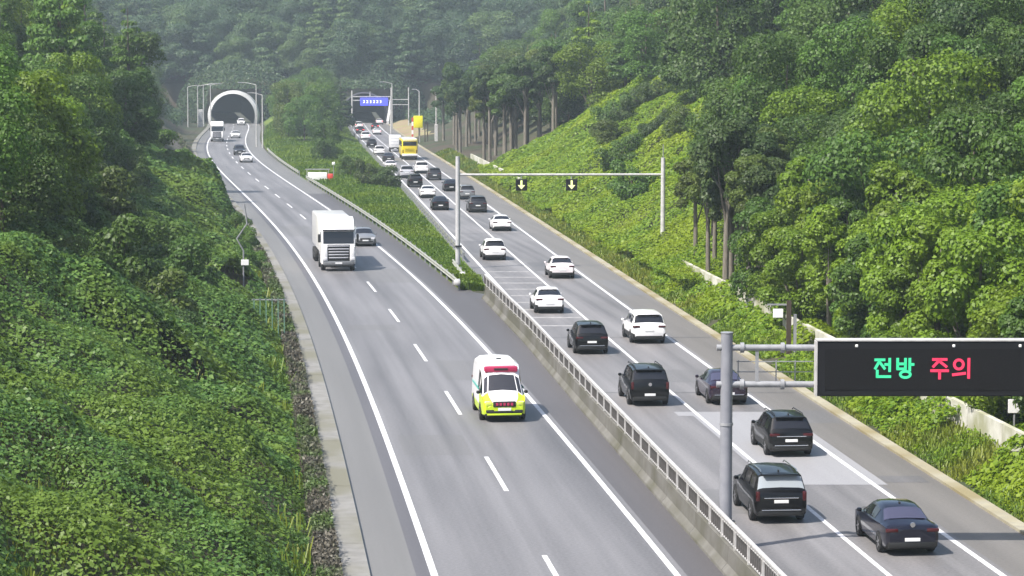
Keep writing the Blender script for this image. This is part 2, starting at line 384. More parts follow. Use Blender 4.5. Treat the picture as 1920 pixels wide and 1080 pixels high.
# worn cross lines in the median-side lane, and the pale repair slab
ys = 187.0
while ys > 146:
    tag(ribbon('road_marking', lambda Y: XR(Y)+0.2, lambda Y: XR(Y)+RW-0.2, ys, ys+0.42, 0.004, M['paint_worn'], step=0.2), kind='structure'); ys -= 6.3/1.3
tag(ribbon('repair_slab', lambda Y: XR(Y)+RW-0.25, lambda Y: XR(Y)+2*RW+0.5, 92.0, 111.5, 0.004, M['slab']), kind='structure')
tag(ribbon('repair_slab', lambda Y: XR(Y)+RW-0.9, lambda Y: XR(Y)+RW-0.25, 110.2, 111.5, 0.004, M['slab']), kind='structure')

# patched and sealed strips in the surface
M['patch_dark'] = roadmat('patch_asphalt', (0.116, 0.111, 0.112), 0.7, 0.8); M['patch_mid'] = roadmat('patch_worn', (0.136, 0.131, 0.131), 0.7, 0.8); M['seal'] = mat('crack_seal', (0.075, 0.072, 0.073), 0.5)
for f, a, b, y0, y1, m in ((XL, .5, 3.2, 99, 104.5, 'patch_mid'), (XL, 4.1, 6.9, 123, 131, 'patch_mid'), (XL, .4, 3.3, 146, 149, 'patch_mid'), (XL, 4.0, 7.1, 178, 190, 'patch_mid'), (XL, .6, 3.2, 226, 240, 'patch_mid'),
                           (XR, .4, 3.1, 86, 91, 'patch_mid'), (XR, 3.8, 6.5, 122, 127, 'patch_mid'), (XR, .4, 3.1, 206, 220, 'patch_dark'), (XR, 3.8, 6.5, 188, 196, 'patch_dark'), (XR, 7.4, 9.2, 108, 112, 'patch_mid'), (XR, 7.3, 9.3, 168, 180, 'patch_mid'), (XR, 7.4, 9.0, 92.5, 94, 'patch_dark')):
    tag(ribbon('road_patch', lambda Y: f(Y)+a, lambda Y: f(Y)+b, y0, y1, 0.004, M[m], step=.7), kind='structure')
for f, a, b, y0 in ((XR, .1, 9.2, 118), (XR, .1, 9.2, 142), (XR, .1, 9.2, 229)):
    tag(ribbon('road_joint', lambda Y: f(Y)+a, lambda Y: f(Y)+b, y0, y0+.07+.0006*y0, 0.0055, M['seal'], step=.04), kind='structure')

# kerbs: the left one in cast lengths, the right one a shallow gutter
def strip_solid(f0, f1, y0, y1, z0, z1, step=4.0, chamfer=0.0):
    n = max(2, int((y1-y0)/step)+1); Y = np.linspace(y0, y1, n); a = f0(Y); b = f1(Y); mb = MB()
    vs = []
    for i in range(n):
        vs += [(a[i], Y[i], z0), (a[i], Y[i], z1), (b[i], Y[i], z1), (b[i], Y[i], z0)]
    fs = []
    for i in range(n-1):
        for k in range(4): fs.append((i*4+k, i*4+(k+1) % 4, i*4+4+(k+1) % 4, i*4+4+k))
    fs += [(0, 1, 2, 3), tuple((n-1)*4+k for k in (3, 2, 1, 0))]
    mb.add(vs, fs); return mb
kl = empty('kerb', (0, 0, 0)); kl['kind'] = 'structure'
y = -30.0
while y < 640:
    L = 11.0
    strip_solid(lambda Y: XL(Y)-2.8, lambda Y: XL(Y)-1.95, y, y+L-0.05, -0.05, 0.13).build('kerb_segment', M['kerb'], kl); y += L
kr = strip_solid(lambda Y: KERB_R(Y)-0.5, lambda Y: KERB_R(Y), -30, 652, -0.05, 0.10).build('gutter', M['kerb_r']); kr['kind'] = 'structure'

# ------------------------------------------------------------------ tunnels
def tunnel(f, y0, name, label, rim=.8, pm='portal'):
    t = empty(name, (float(f(y0)), y0, 0)); tag(t, label, 'tunnel')
    Rin, Rout, zc = 5.6, 5.6+rim, 2.0
    def arc(r, n=28):
        a0 = -math.asin(min(0.999, (zc+0.05)/r)) if r > zc else 0
        return [(r*math.cos(a), zc+r*math.sin(a)) for a in np.linspace(math.pi-a0, a0, n)]
    ain, aout = arc(Rin), arc(Rout)
    n = len(ain); mb = MB(); vs = []
    for x, z in ain: vs.append((x, 0, z))
    for x, z in aout: vs.append((x, 0.4, z))
    for x, z in aout: vs.append((x, 5, z))
    for x, z in ain: vs.append((x, 1.5, z))
    fs = []
    for i in range(n-1):
        fs += [(i, i+1, n+i+1, n+i), (n+i, n+i+1, 2*n+i+1, 2*n+i), (i, 3*n+i, 3*n+i+1, i+1)]
    mb.add(vs, fs); mb.build('portal_ring', M[pm], t, 40)
    mb = MB(); vs = []
    sl = slopeX(f, y0)
    for yy in (1.5, 40, 150):
        for x, z in ain: vs.append((x*1.001+sl*yy, yy, z))
    fs = []
    for s in range(2):
        for i in range(n-1): fs.append((s*n+i, s*n+i+1, (s+1)*n+i+1, (s+1)*n+i))
    fs.append(tuple(2*n+i for i in range(n)))
    mb.add(vs, fs); mb.build('lining', M['tunnel'], t, 40)
    # headwall behind the ring
    mb = MB(); vs = []; fs = []
    for x, z in aout: vs.append((x*1.002, 4.5, z))
    for x, z in aout: vs.append((x*1.9, 19, z*1.25+1.4))
    for i in range(n-1): fs.append((i, i+1, n+i+1, n+i))
    mb.add(vs, fs); mb.build('headwall', M['terrain'], t)
    return t
tunnel(lambda Y: XL(Y)+LW, 646, 'tunnel', 'arched tunnel mouth with pale concrete ring on the oncoming carriageway')
tr = tunnel(lambda Y: XR(Y)+RW, 652, 'tunnel', 'dark tunnel mouth behind the blue overhead message board', .35, 'tunnel')
mb = MB(); mb.add([(6.4, -12, 0), (7.0, -12, 0), (7.0, 6, 0), (6.4, 6, 0), (6.4, -12, .9), (7.0, -12, .9), (7.0, 6, 6.0), (6.4, 6, 6.0)],
                  [(0, 3, 2, 1), (4, 5, 6, 7), (0, 1, 5, 4), (1, 2, 6, 5), (2, 3, 7, 6), (3, 0, 4, 7)])
mb.build('wing_wall', M['portal'], tr)

# ------------------------------------------------------------------ median barrier with railing, guardrails
def barrier():
    t = empty('median_barrier', (float(XR(110)), 110, 0)); tag(t, 'long concrete median barrier carrying a pale steel railing', 'barrier')
    base = Vector(t.location)
    prof = [(-0.32, 0), (-0.30, 0.10), (-0.14, 0.30), (-0.10, 0.80), (0.10, 0.80), (0.14, 0.30), (0.30, 0.10), (0.32, 0)]
    ctr = lambda Y: XR(Y) - 1.22 - 0.35*np.clip((Y-140)/28, 0, 1)
    y = 40.0
    while y < 166:
        L = 6.0; n = 4; vs = []; Y = np.linspace(y, y+L-0.04, n); c = ctr(Y)
        for i in range(n):
            for px, pz in prof: vs.append((c[i]+px-base.x, Y[i]-base.y, pz-0.02))
        k = len(prof); fs = []
        for i in range(n-1):
            for q in range(k): fs.append((i*k+q, i*k+(q+1) % k, (i+1)*k+(q+1) % k, (i+1)*k+q))
        fs += [tuple(range(k)), tuple((n-1)*k+q for q in range(k))[::-1]]
        MB().add(vs, fs).build('barrier_segment', M['concrete'], t); y += L
    r = empty('median_railing', (float(ctr(110)), 110, 0.78)); tag(r, 'pale steel railing with close upright bars on top of the median barrier', 'railing')
    b = Vector(r.location)
    post = MB().box((0, 0, 0.35), (0.09, 0.09, 0.72)).mesh('post', M['rail_white'])
    slat = MB().box((0, 0, 0.33), (0.05, 0.05, 0.5)).mesh('slat', M['rail_dark'])
    y = 60.0
    while y < 166:
        o = reg(link('post', post, r)); o.location = (float(ctr(y))-b.x, y-b.y, 0); o.rotation_euler = (0, 0, -math.atan(slopeX(ctr, y)))
        for q in range(1, 7):
            yy = y+q*2.2/7
            s = reg(link('slat', slat, r)); s.location = (float(ctr(yy))-b.x, yy-b.y, 0); s.rotation_euler = (0, 0, -math.atan(slopeX(ctr, yy)))
        y += 2.2
    for z, w, h in ((0.70, 0.12, 0.06), (0.56, 0.04, 0.04), (0.08, 0.05, 0.04)):
        mb = strip_solid(lambda Y: ctr(Y)-w/2-b.x, lambda Y: ctr(Y)+w/2-b.x, 60, 167, z-h/2, z+h/2)
        mb.v = [(x, yy-b.y, zz) for x, yy, zz in mb.v]
        mb.build('rail', M['rail_white'], r)
barrier()

def guardrail(f, y0, y1, label, side):
    t = empty('guardrail', (float(f(y0)), y0, 0)); tag(t, label, 'guardrail')
    b = Vector(t.location)
    prof = [(0.0, 0.42), (0.07, 0.47), (0.0, 0.54), (0.0, 0.60), (0.07, 0.67), (0.0, 0.74), (-0.03, 0.74), (-0.03, 0.42)]
    vs = []
    for yy in (0, 3.97):
        for px, pz in prof: vs.append((px*side, yy, pz))
    k = len(prof); fs = [(q, (q+1) % k, k+(q+1) % k, k+q) for q in range(k)]+[tuple(range(k)), tuple(range(k, 2*k))]
    beam = MB().add(vs, fs).mesh('rail_panel', M['beam'])
    post = MB().box((-0.1*side, 0, 0.38), (0.12, 0.10, 0.80)).mesh('post', M['galv'])
    y = y0
    while y < y1:
        x0 = float(f(y)); x1 = float(f(y+4)); a = -math.atan((x1-x0)/4); sc = math.hypot(4, x1-x0)/4
        o = reg(link('rail_panel', beam, t)); o.location = (x0-b.x, y-b.y, 0); o.rotation_euler = (0, 0, a); o.scale = (1, sc, 1)
        p = reg(link('post', post, t)); p.location = (x0-b.x, y-b.y, 0); p.rotation_euler = (0, 0, a)
        y += 4
    if y0 < 180:
        e = MB().bbox((0.02*side, -0.35, 0.55), (0.5, 0.7, 0.42), 0.16).build('end_terminal', M['rail_white'], t, 40)
    return t
g_left = lambda Y: XL(Y)+2*LW+2.0+0.004*np.clip(Y-190, 0, 400)
guardrail(lambda Y: g_left(Y), 172, 330, 'pale steel guardrail along the left edge of the grass median, with a rounded white end', -1)
guardrail(lambda Y: g_left(Y), 346, 440, 'short far guardrail of the grass median beyond the white water barrier', -1)
guardrail(lambda Y: XR(Y)-1.0, 196, 560, 'steel guardrail on the right edge of the grass median beside the queue', 1)
gi = guardrail(lambda Y: g_left(Y)+0.9+0.05*(Y-176), 178, 190, 'short spare guardrail piece standing in the yellow grass behind the white rail end', -1)

# ------------------------------------------------------------------ vehicles
class Car: pass
SPEC = {
 'suv': [(0, .80, .44, .80, .74, .86), (.05, .90, .38, .98, .86, 1.03), (.13, .93, .34, 1.05, .86, 1.10), (.50, .94, .32, 1.06, .71, 1.63), (1.3, .945, .30, 1.04, .70, 1.68), (2.15, .945, .30, 1.01, .69, 1.67), (2.75, .94, .30, .99, .67, 1.58), (3.45, .94, .30, .97, .80, 1.07), (4.2, .93, .32, .91, .80, .98), (4.55, .88, .34, .80, .75, .86), (4.68, .76, .40, .64, .62, .70)],
 'sedan': [(0, .78, .44, .82, .70, .88), (.07, .89, .38, .93, .80, .99), (.18, .92, .30, .97, .84, 1.04), (.80, .93, .27, .97, .80, 1.06), (1.60, .935, .26, .95, .63, 1.41), (2.3, .935, .26, .93, .64, 1.45), (2.9, .93, .26, .92, .63, 1.41), (3.70, .93, .26, .90, .78, 1.01), (4.4, .92, .28, .84, .78, .91), (4.75, .86, .30, .74, .70, .78), (4.9, .72, .36, .60, .56, .64)],
 'fastback': [(0, .80, .44, .84, .72, .90), (.07, .90, .38, .96, .82, 1.02), (.16, .93, .32, 1.0, .85, 1.08), (.30, .94, .30, 1.0, .82, 1.12), (1.15, .945, .29, .99, .66, 1.52), (2.0, .945, .28, .97, .66, 1.57), (2.65, .94, .28, .95, .64, 1.50), (3.35, .94, .28, .93, .79, 1.04), (4.05, .93, .30, .87, .79, .95), (4.4, .88, .32, .78, .74, .83), (4.55, .75, .38, .62, .60, .68)],
 'mpv': [(0, .84, .44, .84, .78, .90), (.05, .95, .38, 1.02, .90, 1.08), (.13, .985, .34, 1.10, .91, 1.16), (.42, .99, .30, 1.12, .78, 1.70), (1.4, .995, .28, 1.09, .76, 1.76), (2.5, .995, .28, 1.05, .75, 1.75), (3.2, .99, .28, 1.02, .73, 1.66), (4.1, .98, .28, .98, .84, 1.08), (4.65, .97, .30, .92, .83, .98), (5.0, .90, .34, .80, .77, .86), (5.12, .78, .40, .64, .62, .70)],
 'bigsuv': [(0.000, 0.802, 0.460, 0.860, 0.764, 0.920), (0.050, 0.907, 0.400, 1.060, 0.869, 1.120), (0.110, 0.936, 0.360, 1.140, 0.879, 1.200), (0.380, 0.945, 0.340, 1.160, 0.764, 1.730), (1.300, 0.950, 0.320, 1.130, 0.754, 1.790), (2.300, 0.950, 0.320, 1.100, 0.745, 1.780), (2.950, 0.945, 0.320, 1.080, 0.726, 1.700), (3.600, 0.945, 0.320, 1.060, 0.821, 1.160), (4.400, 0.936, 0.340, 1.020, 0.821, 1.090), (4.850, 0.879, 0.360, 0.900, 0.783, 0.980), (4.980, 0.783, 0.420, 0.700, 0.668, 0.780)],
 'van': [(0, .90, .40, 1.15, .88, 1.5), (.04, .95, .34, 1.20, .86, 2.10), (.30, .96, .32, 1.22, .84, 2.36), (1.6, .965, .30, 1.20, .84, 2.42), (2.9, .965, .30, 1.17, .83, 2.40), (3.35, .96, .30, 1.16, .80, 2.22), (3.62, .96, .30, 1.15, .77, 1.92), (4.35, .96, .30, 1.12, .86, 1.22), (4.85, .93, .32, 1.00, .82, 1.05), (5.05, .88, .34, .90, .76, .95), (5.14, .80, .40, .76, .68, .82)],
}
IDX = {'suv': (2, 3, 6, 7), 'sedan': (3, 4, 6, 7), 'fastback': (3, 4, 6, 7), 'mpv': (2, 3, 6, 7), 'bigsuv': (2, 3, 6, 7), 'van': (1, 2, 6, 7)}

for _k in SPEC: SPEC[_k] = [(q[0], q[1], q[2]-.09, q[3], q[4], q[5]) for q in SPEC[_k]]
def car_grid(kind):
    G = []
    for y, hw, zb, zbelt, hwt, zt in SPEC[kind]:
        half = [(0, zb), (hw*.86, zb), (hw*.97, zb+.10), (hw, zb+.45*(zbelt-zb)), (hw*.985, zbelt), (hwt+.01, zt-(.17 if kind == 'van' else .07)), (hwt-(.21 if kind == 'van' else .13), zt), (0, zt+(.05 if kind == 'van' else .025))]
        full = [Vector((-x, y, z)) for x, z in half] + [Vector((x, y, z)) for x, z in half[1:-1]][::-1]
        G.append(full)     # 0..7 left side bottom->top, 8..13 right side top->bottom
    return G

def patch(mb, rowA, rowB, u0, u1, v0, v1, nu, off, ctr, mi=0):
    """a thin sheet lying just proud of the body surface between two rows of points"""
    def samp(row, u):
        n = len(row)-1; x = max(0, min(n-1e-6, u*n)); i = int(x); return row[i].lerp(row[i+1], x-i)
    pts = []
    for v in (v0, (v0+v1)/2, v1):
        pts.append([samp(rowA, u0+(u1-u0)*k/nu).lerp(samp(rowB, u0+(u1-u0)*k/nu), v) for k in range(nu+1)])
    vs = []
    for j in range(3):
        for k in range(nu+1):
            a = pts[j][min(k+1, nu)]-pts[j][max(k-1, 0)]; b = pts[min(j+1, 2)][k]-pts[max(j-1, 0)][k]
            n = a.cross(b)
            if n.length < 1e-9: n = Vector((0, 0, 1))
            n.normalize()
            if n.dot(pts[j][k]-ctr) < 0: n = -n
            vs.append(pts[j][k]+n*off)
    fs = [(j*(nu+1)+k, j*(nu+1)+k+1, (j+1)*(nu+1)+k+1, (j+1)*(nu+1)+k) for j in range(2) for k in range(nu)]
    mb.add(vs, fs, mi)

def wheel_parts(root, x, y, r, w=0.23, kind='car'):
    s = 1 if x > 0 else -1
    key = 'wheel%.2f%.2f%d' % (r, w, s)
    if key not in MESH:
        mb = MB(); n = 18
        ring = [(r*.62, w*.5), (r*.93, w*.5), (r, w*.36), (r, -w*.36), (r*.93, -w*.5), (r*.62, -w*.5)]
        vs = []
        for k in range(n):
            a = 2*math.pi*k/n
            for rr, xx in ring: vs.append((xx, rr*math.cos(a), rr*math.sin(a)))
        q = len(ring); fs = [(k*q+i, k*q+(i+1) % q, ((k+1) % n)*q+(i+1) % q, ((k+1) % n)*q+i) for k in range(n) for i in range(q)]
        mb.add(vs, fs); MESH[key] = mb.mesh('wheel', M['tyre'], 50)
        mb = MB(); vs = [(s*w*.40, r*.62*math.cos(2*math.pi*k/n), r*.62*math.sin(2*math.pi*k/n)) for k in range(n)]
        mb.add(vs, [tuple(range(n))])
        for k in range(5):
            a = 2*math.pi*k/5; c = (s*w*.44, math.cos(a)*r*.33, math.sin(a)*r*.33)
            d = Vector((0, math.cos(a), math.sin(a))); p = Vector((0, -d.z, d.y))
            o = Vector((s*w*.46, 0, 0))
            mb.quad(o+d*r*.08+p*r*.08, o+d*r*.6+p*r*.10, o+d*r*.6-p*r*.10, o+d*r*.08-p*r*.08, 1)
        MESH[key+'rim'] = mb.mesh('rim', [M['trim'], M['rim']])
    o = reg(link('wheel', MESH[key], root)); o.location = (x, y, r)
    m = reg(link('rim', MESH[key+'rim'], o))
    return o
MESH = {}

def make_car(kind, color, facing='rear', opts=()):
    G = car_grid(kind); S = SPEC[kind]; L = S[-1][0]; i0, i1, i2, i3 = IDX[kind]
    root = empty('car'); n = 14; ctr = Vector((0, L*0.5, 0.75))
    mb = MB(); vs = [p for row in G for p in row]; fs = []; mi = []
    for s in range(len(G)-1):
        for k in range(n):
            mb_f = (s*n+k, s*n+(k+1) % n, (s+1)*n+(k+1) % n, (s+1)*n+k); fs.append(mb_f)
            mi.append(1 if k in (0, 1, 12, 13) else (2 if k in (2, 11) and 'clad' in opts else 0))
    fs += [tuple(range(n)), tuple((len(G)-1)*n+k for k in range(n))]; mi += [0, 0]
    two = 'twotone' in opts
    if two: # lime lower half with a white hood
        mi = [(1 if m == 1 else (3 if (max(vs[i].z for i in f) < (1.24 if f[0] >= n*6 else .84) and not (f[0] >= n*(i3) and max(abs(vs[i].x) for i in f) < .84 and min(vs[i].z for i in f) > .80)) else 0)) for m, f in zip(mi, fs)]
    mb.v = [tuple(v) for v in vs]; mb.f = fs; mb.m = mi
    mats = [M[color], M['trim'], M['trim'], M['lime']]
    mb.build('body', mats, root, 28)
    gl = M['glass_light'] if 'silverglass' in opts else (M['glass_blue'] if 'blueglass' in opts else M['glass'])
    # rear window, windscreen
    top = lambda s: [G[s][k] for k in (5, 6, 7, 8, 9)]
    if kind != 'van':
        mb = MB(); patch(mb, top(i0), top(i1), .06, .94, .10, .86, 8, .012, ctr); mb.build('rear_window', gl, root, 60)
    mb = MB(); patch(mb, top(i3), top(i2), .05, .95, .06, .92, 8, .012, ctr); mb.build('windscreen', M['glass_van'] if kind == 'van' else M['glass'], root, 60)
    for side in (0, 1):
        kb, kt = (4, 5) if side == 0 else (10, 9)
        for s in range(i1, i3):
            A = [G[s][kb], G[s+1][kb]]; B = [G[s][kt], G[s+1][kt]]
            if kind == 'van' and s < 4: continue
            mb = MB(); u0, u1 = (.06, .94)
            v1 = .86
            if s == i3-1: patch(mb, A, B, .03, .80, .10, .84, 2, .012, ctr)
            else: patch(mb, A, B, u0, u1, .10, v1, 3, .012, ctr)
            mb.build('side_window', M['glass'], root)
    # wheels with dark arches
    r = .36 if kind in ('suv', 'mpv', 'bigsuv', 'van') else .33
    hw = max(q[1] for q in S); ya = (L*.19, L*.80)
    for yy in ya:
        for sx in (-1, 1):
            a = MB(); m = 16
            vs = [(sx*(hw+.004), yy+(r+.06)*math.cos(math.pi*k/(m-1)), max(.30, r+(r+.06)*math.sin(math.pi*k/(m-1)))) for k in range(m)]
            vs2 = [(sx*(hw-.14), q[1], q[2]) for q in vs]
            a.add(vs+vs2, [tuple(range(m))]+[(k, k+1, m+k+1, m+k) for k in range(m-1)]); a.build('wheel_arch', M['trim'], root)
            wheel_parts(root, sx*(hw-.095), yy, r)
    # rear: lamps, plate, bumper, trim
    zl = {'suv': .93, 'sedan': .86, 'fastback': .93, 'mpv': 1.0, 'bigsuv': .98, 'van': 1.4}[kind]
    tl = M['tail_on'] if 'brake' in opts else M['tail']
    hr = S[1][1]
    if kind == 'bigsuv':
        for sx in (-1, 1): MB().bbox((sx*(hr-.07), .05, zl), (.14, .14, .34), .03).build('tail_lamp', tl, root, 40)
    else:
        for sx in (-1, 1): MB().bbox((sx*(hr-.20), .045, zl), (.42, .12, .12), .03).build('tail_lamp', tl, root, 40)
    zp = {'suv': .70, 'sedan': .56, 'fastback': .66, 'mpv': .78, 'bigsuv': .80, 'van': .6}[kind]
    if 'lowplate' in opts: zp = .56
    MB().bbox((0, -.012, zp), (.52, .02, .115), .008).build('number_plate', M['plate'], root)
    if facing == 'rear':
        MB().bbox((0, .06, .39), (1.62, .14, .22), .05).build('rear_bumper', M['trim'], root, 40)
        if 'chromebar' in opts: MB().bbox((0, -.012, .50), (1.42, .05, .035), .012).build('bumper_trim', M['chrome'], root)
        if 'tailtrim' in opts: MB().bbox((0, -.006, zl-.06), (1.25, .03, .035), .01).build('tailgate_trim', M['chrome'], root)
        if 'emblem' in opts:
            mb = MB(); mb.tube([(0, .015, 1.05), (0, -.02, 1.045)], .085, 14); mb.build('emblem', M['chrome'], root, 40)
        if kind in ('suv', 'mpv', 'bigsuv', 'fastback'):
            e = G[i1]; MB().bbox((0, S[i1][0]-.10, S[i1][5]-.015), (S[i1][4]*1.7, .26, .04), .015).build('rear_spoiler', M[color], root, 40)
    # mirrors
    ym = S[i3][0]-.25; zm = S[i3][3]+.08
    for sx in (-1, 1):
        MB().bbox((sx*(hw+.07), ym, zm), (.17, .14, .14), .05).build('mirror', M[color] if color not in ('white', 'pearl') or kind != 'van' else M['trim'], root, 40)
    if 'rails' in opts:
        for sx in (-1, 1):
            mb = MB(); xr = S[i1+1][4]-.10; zt = S[i1+1][5]+.04
            mb.tube([(sx*xr, S[i1][0]+.12, zt-.07), (sx*xr, S[i1][0]+.3, zt), (sx*xr, S[i2][0]-.1, zt-.02), (sx*xr, S[i2][0]+.08, zt-.1)], .022, 6); mb.build('roof_rail', M['chrome'] if 'chromerails' in opts else M['trim'], root, 40)
    if 'sunroof' in opts:
        mb = MB(); rows = [[G[i1+1][k] for k in (6, 7, 8)], [G[i2][k] for k in (6, 7, 8)]]
        patch(mb, rows[0], rows[1], .06, .94, .02, .95, 4, .01, ctr); mb.build('sunroof', M['glass'], root)
    if kind in ('suv', 'sedan', 'bigsuv'):
        MB().bbox((0.0, S[i1][0]+.25, S[i1][5]+.06), (.05, .16, .07), .02).build('roof_antenna', M['trim'], root)
    # front: lamps, grille
    zf = S[-2][3]-.06
    for sx in (-1, 1):
        MB().bbox((sx*(S[-2][1]-.22), L-.13, zf), (.38, .16, .13), .04).build('headlamp', M['headlamp'], root, 40)
    MB().bbox((0, L-.03, zf-.06), (.9, .08, .20), .03).build('grille', M['trim'], root, 40)
    if facing == 'front':
        MB().bbox((0, L-.02, .42), (1.3, .1, .12), .03).build('front_bumper', M['trim'], root, 40)
        MB().bbox((0, L+.03, .52), (.5, .02, .11), .006).build('front_plate', M['plate'], root)
    return root

PROTO = {}
def place_car(kind, color, x, y, label, facing='rear', opts=(), group=None, cat='car', road=None):
    key = (kind, color, facing, tuple(opts))
    dy = 1.2 if y < 90 else (1.6 if y < 105 else 2.0)
    x -= slopeX(XR if facing == 'rear' else XL, y)*dy*.4; y -= dy
    f = XR if facing == 'rear' else XL
    rz = -math.atan(slopeX(f, y))
    # rz turns local +y (driving direction) onto the road; oncoming cars are turned round
    if key not in PROTO: root = make_car(kind, color, facing, opts); PROTO[key] = root
    else: root = copy_tree(PROTO[key])
    if facing == 'rear': root.location = (x, y, 0); root.rotation_euler = (0, 0, rz); root.scale = (.94, .94, .96)
    else:
        L = SPEC[kind][-1][0]; root.rotation_euler = (0, 0, rz+math.pi)
        d = Vector((-math.sin(rz), math.cos(rz), 0)); root.location = Vector((x, y, 0)) + d*L
    tag(root, label, cat, group)
    return root

GQ = 'vehicles queuing away from the camera'; GO = 'vehicles coming toward the camera'
place_car('sedan', 'navy', 12.45, 79.6, 'black saloon with a bluish rear window at the near end of the right lane', opts=('blueglass', 'emblem'), group=GQ)
place_car('bigsuv', 'black', 8.95, 85.2, 'black tall estate car with a silvery rear window beside the grey sign pole', opts=('silverglass', 'chromebar', 'tailtrim', 'rails', 'chromerails'), group=GQ, cat='suv')
place_car('suv', 'black', 10.85, 100.0, 'black crossover with a silver bumper strip on the pale concrete slab', opts=('chromebar', 'tailtrim', 'rails', 'clad'), group=GQ, cat='suv')
place_car('sedan', 'plum', 9.7, 115.6, 'black saloon with a plum sheen half hidden behind the sign pole', opts=('chromebar', 'blueglass'), group=GQ)
place_car('bigsuv', 'black', 6.12, 115.2, 'black boxy off-roader with round emblem and low white plate in the left lane', opts=('emblem', 'lowplate', 'rails'), group=GQ, cat='suv')
place_car('mpv', 'white', 7.45, 140.7, 'white people carrier with a dark wide rear window in the right lane', opts=('clad',), group=GQ, cat='minivan')
place_car('suv', 'black', 4.16, 135.6, 'black crossover with shiny pale roof reflection, second from the cross lines', opts=('sunroof', 'chromebar'), group=GQ, cat='suv')
place_car('fastback', 'white', 2.27, 157.6, 'white crossover with oval dark rear window on the cross lines', opts=('clad',), group=GQ, cat='suv')
place_car('fastback', 'pearl', 3.54, 183.0, 'pinkish white hatchback casting a shadow on the right shoulder', opts=('clad',), group=GQ)
place_car('suv', 'white', -1.4, 199.9, 'cream white off-roader with upright dark tail lamps left of the pink hatchback', opts=('clad',), group=GQ, cat='suv')
place_car('sedan', 'white', -.95, 234.5, 'white saloon in the right lane by the yellow verge', group=GQ)
place_car('mpv', 'darkgrey', -3.55, 263.4, 'dark grey van-like car with a light bumper right of the gantry pole', opts=('chromebar',), group=GQ, cat='minivan')
place_car('sedan', 'black', -7.5, 267.5, 'black saloon with a white plate just left of the gantry pole', group=GQ)
place_car('suv', 'grey', -5.1, 288.5, 'grey car partly hidden by the gantry pole', group=GQ, opts=('clad',))
place_car('sedan', 'white', -9.6, 291.5, 'white saloon ahead of the black saloon in the left lane', group=GQ)
place_car('suv', 'black', -12.0, 317, 'black car by the median guardrail beyond the white saloon', group=GQ, opts=('clad',))
place_car('sedan', 'black', -7.3, 307, 'black car just above the grey car at the gantry pole', group=GQ)
place_car('suv', 'darkgrey', -10.2, 336, 'dark grey car in the right lane behind the white cars', group=GQ)
place_car('mpv', 'silver', -14.1, 342, 'silver minivan with a dark rear window in the left lane', group=GQ, cat='minivan')
place_car('sedan', 'pearl', -17.4, 366, 'pale saloon half hidden by the brown shrub', group=GQ)
place_car('mpv', 'white', -12.6, 356, 'white van beside the silver minivan', group=GQ, cat='minivan')
place_car('sedan', 'darkgrey', -19.2, 398, 'dark small car left of the yellow bus', group=GQ)
place_car('suv', 'white', -22.1, 426, 'white car in the left lane before the dark car pair', group=GQ)
place_car('suv', 'black', -25.4, 463, 'dark car by the far median rail', group=GQ)
place_car('mpv', 'white', -29.3, 511, 'white van near the tunnel in the left lane', group=GQ, opts=('brake',))
place_car('sedan', 'white', -29.0, 549, 'white saloon near the tunnel in the right lane', group=GQ, opts=('brake',))
place_car('suv', 'darkgrey', -33.0, 556, 'dark car with glowing brake lamps near the tunnel', group=GQ, opts=('brake',))
place_car('mpv', 'white', -35.8, 598, 'white van entering the far tunnel', group=GQ, opts=('brake',))
place_car('suv', 'darkgrey', -31.6, 590, 'dark car in the right lane close to the far tunnel', group=GQ, opts=('brake',))
place_car('sedan', 'pearl', -33.2, 640, 'pale car at the mouth of the far tunnel', group=GQ, opts=('brake',))
place_car('sedan', 'grey', -12.4, 215.0, 'grey saloon overtaking the white truck', facing='front', group=GO)
place_car('sedan', 'white', -41.1, 395.5, 'white car on the far bend in front of the dark car', facing='front', group=GO)
place_car('suv', 'darkgrey', -45.5, 427.0, 'dark car on the far bend behind the white car', facing='front', group=GO)
place_car('sedan', 'white', -56.7, 524.0, 'white car behind the far white lorry', facing='front', group=GO)
place_car('suv', 'white', -67.0, 632.0, 'white car leaving the arched tunnel', facing='front', group=GO)

def road_rz(f, y): return -math.atan(slopeX(f, y))
def front_root(name, x, y, L):
    rz = road_rz(XL, y); r = empty(name, (0, 0, 0), rz+math.pi); d = Vector((-math.sin(rz), math.cos(rz), 0)); r.location = Vector((x, y, 0))+d*L; return r

